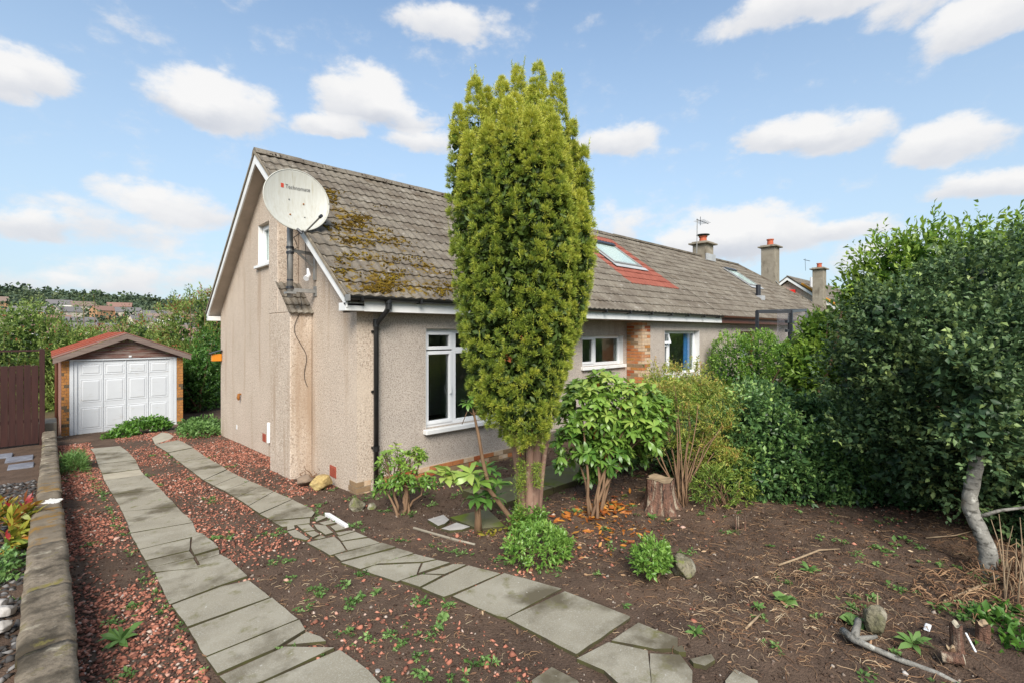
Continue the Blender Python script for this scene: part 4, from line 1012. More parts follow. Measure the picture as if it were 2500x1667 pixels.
rhodo('small leafy rhododendron against the front wall by the black downpipe', (bx, by, gsl(by)),
      ev((958,1125,6.1,.20),(1020,1118,6.2,.18),(990,1175,6.0,.20),(1040,1175,6.1,.14),(932,1180,6.0,.13)), 150, .078, 7, 32, 9, .60, orange=3, inner=.35, low=-.8)
# leaning one left of the yew
bx, by = G(1262, 1330); t = thing('leaning_rhododendron', 'leaning bare stemmed rhododendron with big pale leaves left of the yew', 'shrub', (bx, by, gsl(by)))
def at(px, py, k):
    d = ray(px, py); return (CAM[0]+k*d[0], CAM[1]+k*d[1], CAM[2]+k*d[2])
mb = MB()
st = [at(1262,1325,5.2), at(1240,1255,5.2), at(1195,1195,5.15), at(1178,1120,5.15), at(1168,1060,5.15), at(1158,1015,5.15), at(1150,975,5.15)]
mb.tube(st, [.028,.026,.024,.020,.017,.012,.007], 8); mb.tube([st[2], at(1150,1185,5.1), at(1118,1178,5.05)], [.014,.011,.006], 6)
mb.tube([st[5], at(1142,1000,5.1), at(1128,1035,5.1)], [.008,.006,.004], 6); mb.tube([st[5], at(1165,1000,5.15), at(1180,1010,5.15)], [.008,.006,.004], 6)
mb.build('stems', MT['bark'], t, smooth=True)
r = np.random.default_rng(44)
ros = [at(1088,1165,5.0), at(1100,1150,5.05), at(1150,1155,5.05), at(1168,1175,5.1), at(1150,975,5.15), at(1142,985,5.1), at(1215,1180,5.25), at(1185,1140,5.3), at(1190,1215,5.2),at(1205,1150,5.4),at(1120,1160,5.1),at(1160,1215,5.15),at(1212,1212,5.3),at(1180,1180,5.3)]
ros = np.array(ros); dn = np.tile([-.15,-.25,1.], (len(ros),1)) + r.normal(0,.25,(len(ros),3))
PP, DD = rosettes(ros, dn, 9, r, .08, .18)
ln_ = 1.12*np.repeat([.19,.17,.19,.18,.10,.09,.15,.14,.15,.15,.14,.15,.15,.15], 9)*r.uniform(.8,1.1,len(PP))
leaves('foliage', PP, DD, ln_, np.clip(np.repeat([.85,.8,.8,.6,.5,.45,.4,.35,.3,.3,.7,.3,.3,.3], 9)+r.normal(0,.05,len(PP)),0,.92), leafT(.36,.1,.2,'long'), MT['rhodo'], t, roll=.12, seed=4)

# --- pieris / azalea with brownish tips -----------------------------
def fine_bush(name, label, base, ells, ntw, nl, leafL, TL, seed, m, stems, tb=.5, wl=.34, spread=.55, r0=.02, low=-.6, inner=.15, gaps=.0, group=None, rough=.12, bark='bark', core=0, kind='oval', cat='shrub', stemn=6, tvar=.1, part='foliage', upb=.5):
    r = np.random.default_rng(seed); t = thing(name, label, cat, base, group)
    P, Dn = shell(ells, ntw, r, rough=rough, inner=inner, seed=seed, low=low)
    if gaps: ok = vnoise(P, 5.5, seed+9) > -1 + gaps*1.0; P, Dn = P[ok], Dn[ok]
    Dn = unit(Dn + [0,0,upb])
    PP, DD, tt = twigs(P - Dn*TL*.5, Dn, nl, r.uniform(.6,1.2,len(P))*TL, spread, r)
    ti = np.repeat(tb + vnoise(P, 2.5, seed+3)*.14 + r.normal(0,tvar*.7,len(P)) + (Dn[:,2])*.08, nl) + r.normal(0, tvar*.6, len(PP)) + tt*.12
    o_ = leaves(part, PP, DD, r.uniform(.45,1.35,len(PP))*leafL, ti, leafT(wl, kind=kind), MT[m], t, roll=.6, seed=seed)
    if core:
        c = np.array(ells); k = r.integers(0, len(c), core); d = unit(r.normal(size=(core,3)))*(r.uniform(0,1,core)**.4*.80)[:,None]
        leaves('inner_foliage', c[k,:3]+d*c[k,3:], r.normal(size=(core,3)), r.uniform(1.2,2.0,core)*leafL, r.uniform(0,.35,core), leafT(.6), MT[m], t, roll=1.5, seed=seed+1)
    if stems:
        mb = MB(); kk = r.choice(len(P), min(stems, len(P)), replace=False); B = np.array(base)
        branchwork(mb, [tuple(B + [r.normal(0,.06), r.normal(0,.06), -.05]) for _ in kk], [tuple(P[i]) for i in kk], r0, seed, .03, n=stemn, up=.4); mb.build('stems', MT[bark], t, smooth=True)
    return t
bx, by = G(1668, 1228)
fine_bush('pieris_shrub', 'olive and bronze tipped shrub with bare forked stems behind the sawn stump', (bx, by, gsl(by)),
      ev((1640,985,6.9,.27),(1715,965,6.7,.28),(1585,1015,6.9,.22),(1755,1040,6.4,.24),(1690,1075,6.6,.18),(1785,1120,6.2,.22),(1545,1055,7.0,.2),(1620,935,7.4,.27),(1690,930,7.0,.22),(1760,985,6.8,.22),(1600,1085,6.7,.22),(1700,1130,6.5,.2),(1570,985,7.2,.24),(1640,1080,6.6,.24),(1740,1090,6.4,.24), fl=.85), 1900, 12, .050, .17, 51, 'pieris', 24, .55, .24, r0=.010, rough=.30, low=-.6, inner=.22, gaps=.25, core=0, tvar=.16)
bx2, by2 = G(1770, 1235)
fine_bush('low_pieris', 'low mid green shoots with slim leaves at the foot of the bronze tipped shrub', (bx2, by2, gsl(by2)),
      [(bx2,by2+.1,.42,.30,.25,.28),(bx2+.3,by2-.05,.36,.25,.22,.25)], 420, 10, .045, .11, 52, 'pieris', 12, .36, .26, r0=.01)
# --- dark bushes ----------------------------------------------------
bx, by = 4.3, -3.55
fine_bush('viburnum_shrub', 'dense dark green shrub between the bronze tipped shrub and the holly', (bx, by, gsl(by)),
      ev((1855,1040,6.6,.40),(1930,1120,6.3,.46),(1985,1020,6.9,.42),(1850,1165,6.2,.34),(1900,980,7.0,.30),(1990,1190,6.1,.36)), 1900, 8, .064, .18, 53, 'dark', 14, .50, .52, low=-.95, inner=.16, rough=.32, core=3000, tvar=.22)
fine_bush('glossy_shrub', 'glossy deep green shrub filling the bed edge left of the holly trunk', (4.75, -4.7, gsl(-4.7)),
      ev((2050,1130,6.2,.42),(2130,1170,5.9,.42),(2080,1040,6.5,.45),(2200,1200,5.8,.36),(2280,1170,6.0,.45)), 2200, 8, .055, .18, 54, 'dark', 10, .42, .5, low=-.95, inner=.17, rough=.34, core=4000, tvar=.22)
bx, by = 8.15, -.75
fine_bush('evergreen_shrub', 'small dark evergreen shrub below the blue curtained window', (bx, by, gsl(by)),
      [(bx,by,.75,.42,.4,.42),(bx-.3,by-.2,.55,.35,.35,.4)], 500, 8, .07, .16, 55, 'dark', 6, .42, .4, low=-.9, core=500)
fine_bush('variegated_shrub', 'yellow green broad leaved shrub behind the bronze tipped one', (5.2, -1.9, 0),
      [(5.1,-1.95,1.05,.6,.45,.35),(5.7,-2.1,.95,.4,.4,.35)], 700, 8, .075, .15, 56, 'hedge', 8, .80, .45, low=-.6, core=900)
fine_bush('laurel_shrub', 'dark leafy shrub filling in behind the bronze tipped one', (4.6, -2.0, gsl(-2.0)),
      ev((1540,1085,7.6,.30),(1650,1110,7.6,.36),(1745,1060,7.9,.42),(1830,1000,8.2,.45),(1790,1130,7.4,.38)), 1300, 8, .07, .18, 63, 'dark', 8, .40, .45, low=-.95, inner=.16, rough=.3, core=2200, tvar=.2)
# --- hedge between the plots ---------------------------------------
hg = [(10.9 + .25*math.sin(i*1.7), -.75 - i*.72, 1.05 + .12*math.sin(i*2.1), .85, .62, 1.15 + .12*math.sin(i*1.3)) for i in range(9)]
fine_bush('privet_hedge', 'tall unclipped bright green privet hedge between the two front gardens', (10.9, -3.4, 0), hg, 8500, 9, .060, .17, 57, 'hedge', 14, .60, .5, r0=.02, low=-.9, inner=.08, rough=.22, core=9000, tvar=.16, gaps=.15, cat='hedge', upb=.8)
# --- holly and what grows behind it ---------------------------------
hx, hy = G(2408, 1425); hz = gsl(hy)
holly = fine_bush('holly_tree', 'large dark holly with a crooked pale grey trunk at the right', (hx, hy, hz),
      ev((2350,735,5.4,.70),(2190,800,5.3,.50),(2140,770,5.5,.30),(2240,950,5.1,.52),(2125,1060,5.4,.42),(2290,1100,4.9,.42),(2450,850,4.6,.62),(2520,1050,4.3,.52),(2400,1150,4.7,.26),(2210,1150,5.2,.34),(2395,1040,4.15,.34),(2370,900,4.3,.40),(2130,900,5.6,.42),(2480,700,5.0,.6),(2560,850,4.6,.6),(2330,1160,5.4,.3)),
      4600, 9, .054, .20, 58, 'holly', 0, .46, .60, low=-.95, inner=.22, rough=.46, core=6000, tvar=.20, gaps=.35)
tr = [at(2418,1428,4.05),at(2412,1360,4.08),at(2396,1300,4.12),at(2375,1260,4.18),at(2368,1215,4.22),at(2378,1165,4.25),at(2385,1100,4.3),at(2375,980,4.6),at(2350,850,5.0),at(2330,760,5.2)]
def gnarl(pts, rs, seed=1, n=34, w=.006):
    rr = random.Random(seed); P = [Vector(p) for p in pts]; out = []; ro = []
    for i in range(n):
        u = i/(n-1)*(len(P)-1); k = min(int(u), len(P)-2); t = u-k
        a, b, c, d = P[max(k-1,0)], P[k], P[k+1], P[min(k+2,len(P)-1)]
        q = .5*((2*b) + (c-a)*t + (2*a-5*b+4*c-d)*t*t + (3*b-a-3*c+d)*t**3)
        out.append(q + Vector((rr.uniform(-w,w), rr.uniform(-w,w), 0))); r_ = rs[k]*(1-t)+rs[k+1]*t; ro.append(r_*rr.uniform(.93,1.09))
    return out, ro
tp, trr = gnarl(tr, [.072,.060,.056,.056,.053,.051,.048,.042,.03,.015])
MB().tube(tp, trr, 14).build('trunk', MT['bark_grey'], holly, smooth=True)
mb = MB().tube([at(2385,1262,4.17),at(2440,1245,4.1),at(2500,1238,4.05),at(2560,1225,4.0)], [.018,.014,.012,.01], 6); mb.build('branch', MT['bark_grey'], holly, smooth=True); mb = MB()
for a in ((2375,1120,2300,1180),(2380,1130,2330,1210)):
    mb.tube([at(a[0],a[1],4.7), at((a[0]+a[2])/2,(a[1]+a[3])/2-25,4.95), at(a[2],a[3],5.1)], [.022,.014,.006], 6)
mb.build('branch', MT['bark'], holly, smooth=True)['kind'] = 'stuff'
fine_bush('sycamore_tree', 'bright yellow green leafy tree rising behind the dark holly', (6.3, -3.9, 0),
      ev((2190,670,8.2,.60),(2270,660,8.0,.72),(2115,720,8.4,.38),(2400,655,7.6,.72),(2180,780,8.2,.7),(2350,740,7.8,.9),(2520,690,7.2,.75),(2105,800,8.6,.42)), 1300, 9, .105, .46, 59, 'bright', 26, .52, .42, r0=.06, low=-.8, inner=.14, rough=.3, tvar=.14, core=3200, cat='tree', gaps=.2, bark='bark', upb=.9)
fine_bush('laurel_bush', 'lower bright leaved bush between the hedge and the holly', (7.4, -2.4, 0),
      ev((2010,835,9.2,.50),(1985,900,8.8,.5),(2050,900,8.6,.6)), 900, 8, .10, .2, 60, 'bright', 10, .45, .4, r0=.03, low=-.9, core=1500)
fine_bush('dark_fill_shrub', 'tall evergreen at the far right edge with foliage added beyond it for darkness', (4.9, -6.6, gsl(-6.6)),  # edge shrub, plus extra foliage added to darken the far right
      ev((2560,1200,4.6,.38),(2570,1330,4.6,.34)) + [(4.9,-6.7,1.2,.9,.9,1.3),(5.6,-5.9,1.6,1.0,.8,1.6),(4.6,-7.6,1.6,.8,.9,1.7),(6.4,-5.2,1.5,.9,.8,1.6)], 3000, 8, .075, .16, 61, 'holly', 8, .30, .5, low=-.95, core=6000, cat='tree')
fine_bush('creeping_laurel', 'leafy green undergrowth in the bottom right corner beside the cut stumps', (2.3, -7.0, .3),
      ev((2430,1580,3.3,.15),(2480,1545,3.45,.17),(2495,1640,3.1,.16),(2400,1640,3.12,.07)), 300, 7, .06, .12, 62, 'hedge', 4, .22, .6, r0=.008, low=-.2)
# --- small bright shrubs -------------------------------------------
for i, (px, py, w, h, lab) in enumerate(((1325,1362,.33,.20,'low bright green seedling clump at the foot of the yew'),(1290,1300,.2,.26,'bright shoots hugging the base of the yew trunk'),(1595,1405,.19,.24,'small bright green shrub beside the mossy boulder'))):
    bx, by = G(px, py)
    fine_bush('seedling_shrub', lab, (bx, by, gsl(by)), [(bx,by,gsl(by)+h*.5,w,w*.75,h*.62)], int(360*w/.33), 8, .045, .08, 70+i, 'lush', 5, .5, .42, r0=.006, low=-.3, inner=.2, tvar=.14)
# by the garage and the wall
fine_bush('trailing_plant', 'sprawling leafy plant spilling in front of the white garage door', (-1.35, 9.7, gsl(9.7)),
      [(-1.35,9.7,-.25,.55,.35,.26),(-1.75,9.4,-.32,.35,.3,.16),(-.95,9.75,-.28,.3,.3,.2)], 520, 6, .085, .1, 75, 'lush', 0, .28, .6, low=-.1, inner=.25)
fine_bush('leafy_clump', 'low pale green clump growing against the far gable corner', (-.35, 7.8, gsl(7.8)),
      [(-.35,7.8,-.20,.42,.55,.18),(-.2,8.8,-.25,.5,.4,.25)], 480, 6, .08, .1, 76, 'weed', 0, .4, .55, low=-.1, inner=.3)
fine_bush('grassy_tuft', 'wispy green tuft between the low wall and the far slabs', (-2.78, 5.4, gsl(5.4)),
      [(-2.78,5.4,-.1,.16,.5,.18)], 420, 5, .10, .08, 77, 'weed', 0, .35, .10, low=-.1, inner=.4, spread=.5, kind='oval')
fine_bush('croton_shrub', 'orange and yellow green leaved shrub beyond the low wall', (-3.42, -1.0+2.2, 0),
      [(-3.50,1.15,.10,.17,.42,.24),(-3.52,1.5,.16,.16,.3,.2)], 100, 8, .15, .14, 78, 'croton', 3, .40, .25, low=-.3, inner=.3, tvar=.28, kind='long', spread=.35)
fine_bush('ivy_mound', 'dark green ivy mound against the near stretch of the low wall', (-3.45, .0, 0),
      [(-3.50,.15,-.08,.20,.60,.27),(-3.52,-.55,-.15,.22,.3,.2)], 420, 7, .05, .08, 79, 'dark', 0, .45, .6, low=-.3, inner=.25)
# --- trees behind the garage ---------------------------------------
bt = [(-4.2,19.5,1.95,2.3,1.8,1.7,'loose willowy tree directly behind the garage roof'),(-.9,18.8,1.35,2.2,1.7,1.75,'rounder pale green tree behind the garage, right of the willowy one'),
      (1.5,17.0,1.9,1.5,1.5,2.6,'dense bright green tree between the garage and the bungalow'),(-7.3,22,1.7,2.3,1.8,1.7,'sparse reddish green tree behind the brown fence')]
for i, (x, y, z, rx, ry, rz_, lab) in enumerate(bt):
    fine_bush('garden_tree', lab, (x, y, gz(x, y).item()), [(x,y,z-.4,rx,ry,rz_),(x+rx*.6,y-.3,z-.5,rx*.6,ry*.7,rz_*.8),(x-rx*.6,y+.2,z-.3,rx*.55,ry*.7,rz_*.75),(x+rx*.2,y,z+rz_*.25,rx*.4,ry*.5,rz_*.62),(x-rx*.25,y-.4,z-1.6,rx*.9,ry,rz_*.8)],
              2100, 9, .125, .36, 80+i, 'back', 30, [.50,.56,.60,.46][i], .30, r0=.05, low=-.8, inner=.16, rough=.3, tvar=.17, core=2600, cat='tree', gaps=.2, upb=1.3, spread=.45)
fine_bush('hedge_shrub', 'dark shadowed shrub in the gap between garage and bungalow', (.6, 13.5, -.4),
      [(.75,13.6,.6,.75,.6,1.15),(1.3,14.5,.9,.9,.8,1.7),(.3,14.5,.2,.8,.7,.9)], 1500, 8, .085, .2, 86, 'hedge', 8, .30, .42, low=-.95, core=3000, r0=.03)
for i, (x, y, s, m, lab) in enumerate(((at(30,880,24)[0],at(30,880,24)[1],2.3,'conifer','dark conifer mass at the left edge beyond the fence'),(at(60,930,19)[0],at(60,930,19)[1],1.5,'olive','brownish green bush below the dark conifer'),(-9.0,19,1.6,'back','yellowish bushes just over the brown fence'),(-17,38,3.4,'conifer','second dark conifer farther left toward the valley'))):
    z = gz(x, y).item(); fine_bush('valley_tree', lab, (x, y, z), [(x,y,[.2,-.2,0,-.6][i],s,s*.8,[2.0,1.4,1.1,2.4][i]),(x+s*.6,y-1,[-1.9,-.9,-.3,-1][i],s*.9,s*.7,1.5)], 1500, 8, .20 if i in (0,3) else .14, .4, 90+i, m, 6, .5, .5, r0=.08, low=-.9, core=3000, cat='tree', rough=.35, spread=.55)
# stray whippy shoots against the sky
for i, (px, v, L_) in enumerate(((232,718,1.0),(150,735,.7),(395,735,.8),(425,712,.9),(465,700,1.0),(190,740,.7),(300,745,.6),(205,722,.7),(500,730,.6))):
    k = 19.5; p = Vector(at(px, v+45, k)); q = Vector(at(px+r.uniform(-8,8), v, k)); 
    w_ = thing('whippy_shoot', '', 'branch', p - Vector((0,0,1.2)), 'upright shoots above the trees behind the garage'); w_['label'] = ['tallest leafy shoot standing clear above the left half of the garage roof','leafy shoot above the left eave of the garage','leafy shoot to the right of the garage ridge, first of four','leafy shoot above the right eave of the garage','tallest shoot in the gap between garage and bungalow','leafy shoot just left of the tallest one above the garage','leafy shoot directly above the garage ridge','leafy shoot beside the tallest one, slightly to its left','leafy shoot nearest the bungalow gable'][i]
    MB().tube([p - Vector((0,0,1.6)), p, q], [.02,.012,.004], 5).build('stem', MT['bark'], w_)
    n = 46; t_ = r.uniform(0, 1.05, n)[:,None]; pp = np.array(p)[None]*(1-t_) + np.array(q)[None]*t_ + r.normal(0,.05,(n,3)); leaves('leaves', pp, r.normal(size=(n,3)) + [0,0,.6], r.uniform(.07,.13,n), r.uniform(.1,.5,n), leafT(.4), MT['back'], w_)
# --- distant wood, hedgerows and houses -----------------------------
def wood(name, label, cx_fn, n, seed, m, size, k, ls):
    r = np.random.default_rng(seed); C = cx_fn(r, n); z = gz(C[:,0], C[:,1]); h = r.uniform(.7, 1.25, n)*size
    d = unit(r.normal(size=(n*k,3))); d[:,2] = np.abs(d[:,2]); rad = r.uniform(.75, 1.05, n*k)
    base = np.repeat(np.stack([C[:,0], C[:,1], z + h*.35], 1), k, 0)
    P = base + d*np.repeat(np.stack([h*.55, h*.55, h*.65], 1), k, 0)*rad[:,None]
    P[:,2] -= r.uniform(0,.35,n*k)*np.repeat(h, k)
    ti = np.repeat(r.normal(.45,.18,n), k) + r.normal(0,.1,n*k) + d[:,2]*.12
    o = leaves(name, P, d + r.normal(0,.5,(n*k,3)), np.repeat(h, k)*ls*r.uniform(.7,1.3,n*k), ti, leafT(.9), MT[m], None, roll=1.0, seed=seed, stuff=True)
    tag(o, label, 'wood'); return o
def polar(a0, a1, d0, d1):
    def f(r, n):
        a = r.uniform(a0, a1, n); d = np.sqrt(r.uniform(d0**2, d1**2, n)); return np.stack([CAM[0]+d*np.sin(a), CAM[1]+d*np.cos(a)], 1)
    return f
# azimuths measured from +Y: left picture edge is about -.05, gable corner about .2
wood('far_wood', 'dark wood along the skyline of the far hill', polar(-.25, .32, 560, 760), 1500, 101, 'wood', 11, 34, .22)
wood('valley_wood', 'scattered trees among the houses across the valley', polar(-.25, .32, 150, 540), 420, 102, 'wood', 7.5, 40, .20)
wood('near_valley_scrub', 'scrubby green belt at the bottom of the valley', polar(-.3, .35, 60, 150), 330, 103, 'back', 4.5, 60, .12)
r = np.random.default_rng(9)
hm = {'orange': mat('orange_wall', (.42,.24,.13), None), 'cream': mat('cream_wall', (.55,.48,.40), None), 'white': mat('white_wall', (.72,.70,.66), None)}
rm = [mat('slate_roof', (.16,.15,.15), None), mat('red_far_roof', (.24,.14,.11), None), mat('brown_far_roof', (.22,.16,.13), None)]
hl_ = {'orange': 'small orange brick house on the far side of the valley', 'cream': 'small cream house among trees across the valley', 'white': 'small white walled house across the valley'}
for i in range(30):
    kk = ['orange','cream','white','cream'][i % 4]; a = -.06 + .30*((i*.618) % 1); d = r.uniform(210, 430)
    x, y = CAM[0]+d*math.sin(a), CAM[1]+d*math.cos(a); z = gz(x, y).item()
    ri = int(r.integers(0,3)); rn2 = ('slate', 'reddish', 'brown')[ri]; h = thing('valley_house', 'small %s walled house with %s roof across the valley' % (kk, rn2), 'house', (x, y, z), '%s houses with %s roofs across the valley' % (kk, rn2)); rt_ = r.uniform(-.5,.5)
    w, dp2, hh = r.uniform(8,15), 7.5, 5.0
    def rot(p): c, s = math.cos(rt_), math.sin(rt_); return (x + p[0]*c - p[1]*s, y + p[0]*s + p[1]*c, z + p[2])
    m1 = MB(); m1.add([rot(p) for p in ((-w/2,-dp2/2,-2),(w/2,-dp2/2,-2),(w/2,dp2/2,-2),(-w/2,dp2/2,-2),(-w/2,-dp2/2,hh),(w/2,-dp2/2,hh),(w/2,dp2/2,hh),(-w/2,dp2/2,hh),(-w/2,0,hh+2.6),(w/2,0,hh+2.6))], [(0,1,5,4),(2,3,7,6),(1,2,6,9,5),(3,0,4,8,7)])
    m1.build('wall', hm[kk], h)
    m2 = MB(); e = .4; m2.add([rot(p) for p in ((-w/2-e,-dp2/2-e,hh-.2),(w/2+e,-dp2/2-e,hh-.2),(w/2+e,0,hh+2.8),(-w/2-e,0,hh+2.8),(w/2+e,dp2/2+e,hh-.2),(-w/2-e,dp2/2+e,hh-.2))], [(0,1,2,3),(3,2,4,5)]); m2.build('roof', rm[ri], h)
    m3 = MB()
    for q in range(3):
        xx = -w/2 + w*(q+.5)/3; m3.add([rot(p) for p in ((xx-.6,-dp2/2-.05,1),(xx+.6,-dp2/2-.05,1),(xx+.6,-dp2/2-.05,2.2),(xx-.6,-dp2/2-.05,2.2))], [(0,1,2,3)])
    m3.build('window', MT['iron'], h)['kind'] = 'stuff'
# ------------------------------------------------------------------ garage
GY = 10.87
gar = thing('garage', 'small concrete garage with white panelled door, orange brick piers and red sheet roof', 'garage', (-1.55, GY, -.39))
GX0, GX1, GB, GT = -2.89, -.22, -.5, 1.60; GL = 6.2; AX = -1.55
MT['panelwall'] = mat('pebbled_concrete_panel', (.40,.22,.17), (.30,.17,.14), 3, .92, .6, 70, .012, .1, speck=((.14,.09,.07), .5), sscale=50)
for k in range(7):
    y0 = GY + .12 + k*.86; y1 = y0 + .84
    MB().box(GX0, GX0+.06, y0, y1, GB, GT).build('wall_panel', MT['panelwall'], gar)
    MB().box(GX1-.06, GX1, y0, y1, GB, GT).build('wall_panel', MT['panelwall'], gar)
MB().box(GX0, GX1, GY+GL-.06, GY+GL, GB, GT).build('rear_wall', MT['panelwall'], gar)
# brick piers, brick by brick
for (xa, xb, seed) in ((-2.885, -2.735, 1), (-.375, -.225, 2)):
    MB().box(xa+.006, xb-.006, GY+.012, GY+.10, GB, GT-.02).build('pier', MT['mortar'], gar)
    rr = random.Random(seed)
    for r_ in range(26):
        z = GB + .02 + r_*.079
        if z > GT - .09: break
        cut = xa + (.05 if r_ % 2 else .10)
        for a, b in ((xa, cut-.004), (cut+.004, xb)):
            brick(a, b, GY, GY+.1, z, MT['garbrick_d'] if rr.random() < .14 else MT['garbrick'], gar, h=.070)
# frame and door
dfr = MB().box(-2.73, -2.65, GY+.0, GY+.09, -.42, GT-.01).box(-.46, -.38, GY, GY+.09, -.42, GT-.01).box(-2.65, -.46, GY, GY+.09, GT-.05, GT-.01)
dfr.build('door_frame', MT['door'], gar, bevel=.004)
door = MB().box(-2.645, -.465, GY+.045, GY+.07, -.40, GT-.055).build('door', MT['door'], gar)
MB().box(-2.645, -2.575, GY+.02, GY+.044, -.39, GT-.06).box(-.535, -.465, GY+.02, GY+.044, -.39, GT-.06).build('door_edge', MT['door'], door, bevel=.003)
xs = [-2.555, -2.055, -1.555, -1.06, -.555]
zr = [(GT-.145-.28, GT-.145), (GT-.145-.28-.13-.60, GT-.145-.28-.13), (-.28, GT-.145-.28-.13-.60-.15)]
for c in range(4):
    a, b = xs[c] + (.045 if c != 2 else .05), xs[c+1] - .04
    for (z0, z1) in zr:
        mb = MB(); d = .028; i1, i2 = .022, .05
        y0 = GY + .0445
        def ring(ins, y): return [(a+ins,y,z0+ins),(b-ins,y,z0+ins),(b-ins,y,z1-ins),(a+ins,y,z1-ins)]
        R0, R1, R2_, R3_ = ring(-.014, y0), ring(0, y0-.007), ring(i1, y0-.002), ring(i2, y0-.012)
        vs = R0 + R1 + R2_ + R3_; fs = []
        for q in range(3):
            for k in range(4): fs.append((q*4+k, q*4+(k+1)%4, (q+1)*4+(k+1)%4, (q+1)*4+k))
        fs.append((12,13,14,15)); mb.add(vs, fs); mb.build('door_panel', MT['door'], door)
MB().box(-1.575, -1.555, GY+.028, GY+.044, -.39, GT-.06).box(-2.065,-2.05,GY+.03,GY+.044,-.39,GT-.06).box(-1.07,-1.055,GY+.03,GY+.044,-.39,GT-.06).build('door_rib', MT['door'], door)
# timber gable boards
zb = GT
for k in range(5):
    z0, z1 = zb + k*.115, zb + (k+1)*.115 - .006
    def hw(z): return max((2.22 - z) / .60 * 1.45, .02)
    if z0 > 2.2: break
    z1 = min(z1, 2.2)
    pts = [(AX-min(hw(z0),1.28), GY-.01 - .004*(k%2), z0), (AX+min(hw(z0),1.28), GY-.01 - .004*(k%2), z0), (AX+min(hw(z1),1.28), GY-.01- .004*(k%2), z1), (AX-min(hw(z1),1.28), GY-.01- .004*(k%2), z1)]
    MB().prism(pts, (0, .03, 0)).build('gable_board', MT['wood_red'], gar, bevel=.003)
MB().box(AX-.03+.08, AX+.03+.08, GY-.028, GY-.014, 1.62, 1.665).build('white_plate', MT['upvc'], gar)
GF = GY - .22
for s in (-1, 1):
    e = AX + s*1.50
    MB().prism([(e, GF, 1.50), (AX, GF, 2.12), (AX, GF, 2.26), (e, GF, 1.64)], (0, .03, 0)).build('barge_board', MT['wood_grey'], gar, bevel=.003)
    for k in range(8):
        y0 = GF + .02 + k*.79; y1 = y0 + .80
        MB().prism([(e + s*.02, y0, 1.645 + .006*(k%2)), (AX, y0, 2.27 + .006*(k%2)), (AX, y1, 2.27 + .006*(k%2)), (e + s*.02, y1, 1.645 + .006*(k%2))], (0, 0, .022)).build('roof_sheet', MT['felt'], gar)
    for k in range(1, 8):
        y0 = GF + .02 + k*.79
        MB().prism([(e + s*.03, y0-.02, 1.672), (AX, y0-.02, 2.298), (AX, y0+.02, 2.298), (e + s*.03, y0+.02, 1.672)], (0, 0, .018)).build('roof_batten', MT['terra'], gar)
MB().tube([(-2.98, GF+.3, 1.62), (-2.98, GF+.3, -.4)], .035, 8).build('downpipe', MT['brownp'], gar)
MB().box(GX0-.1, GX1+.1, GY-.35, GY+.1, -.6, -.395).build('threshold', MT['render'], gar)
slabstep = MB().box(-3.30, -2.98, 9.9, 10.8, -.6, .12).build('concrete_block', MT['render'], None, bevel=.02)
tag(slabstep, 'rough concrete block at the far end of the low wall beside the garage', 'block')

# ------------------------------------------------------------------ fence with gate post
fen = thing('timber_fence', 'dark brown boarded fence beyond the low wall at the left edge', 'fence', (-3.6, 9.62, -.3))
for k in range(26):
    x1 = -3.30 - k*.125
    MB().box(x1-.120, x1, 9.60 + .006*(k%2), 9.62 + .006*(k%2), -.30, 1.545 + random.uniform(-.01,.01)).build('board', MT['wood_dark'], fen, bevel=.002)
MB().box(-3.285, -3.19, 9.56, 9.66, -.4, 1.92).build('post', MT['wood_dark'], fen, bevel=.004)
MB().box(-7, -3.29, 9.585, 9.635, 1.86, 1.90).build('top_rail', MT['wood_dark'], fen)
MB().box(-6.5, -3.29, 9.63, 9.66, .2, .28).box(-6.5, -3.29, 9.63, 9.66, 1.2, 1.28).build('rear_rail', MT['wood_dark'], fen)

# ------------------------------------------------------------------ low wall with coping stones
lw = thing('low_wall', 'low sandstone boundary wall with mossy coping stones along the drive', 'wall', (-3.1, 2.5, 0))
MB().prism([(-3.205,-6.2,-.4),(-3.03,-6.2,-.4),(-3.03,-6.2,gsl(-6.2)+.22),(-3.205,-6.2,gsl(-6.2)+.22)], (0, 0, 0.001)) 
wb = MB(); wb.add([(-3.205,-6.2,-.5),(-3.03,-6.2,-.5),(-3.03,9.55,-.9),(-3.205,9.55,-.9),(-3.205,-6.2,gsl(-6.2)+.24),(-3.03,-6.2,gsl(-6.2)+.24),(-3.03,9.55,gsl(9.55)+.24),(-3.205,9.55,gsl(9.55)+.24)], [(0,3,2,1),(4,5,6,7),(0,1,5,4),(1,2,6,5),(2,3,7,6),(3,0,4,7)])
wb.build('wall_core', MT['coping'], lw)
rr = random.Random(4); y = -5.2; k = 0
ends = [-5.2, -3.75, -2.45, -1.42, -.22, 1.15, 2.2, 3.5, 4.6, 5.6, 6.9, 8.1, 9.55]
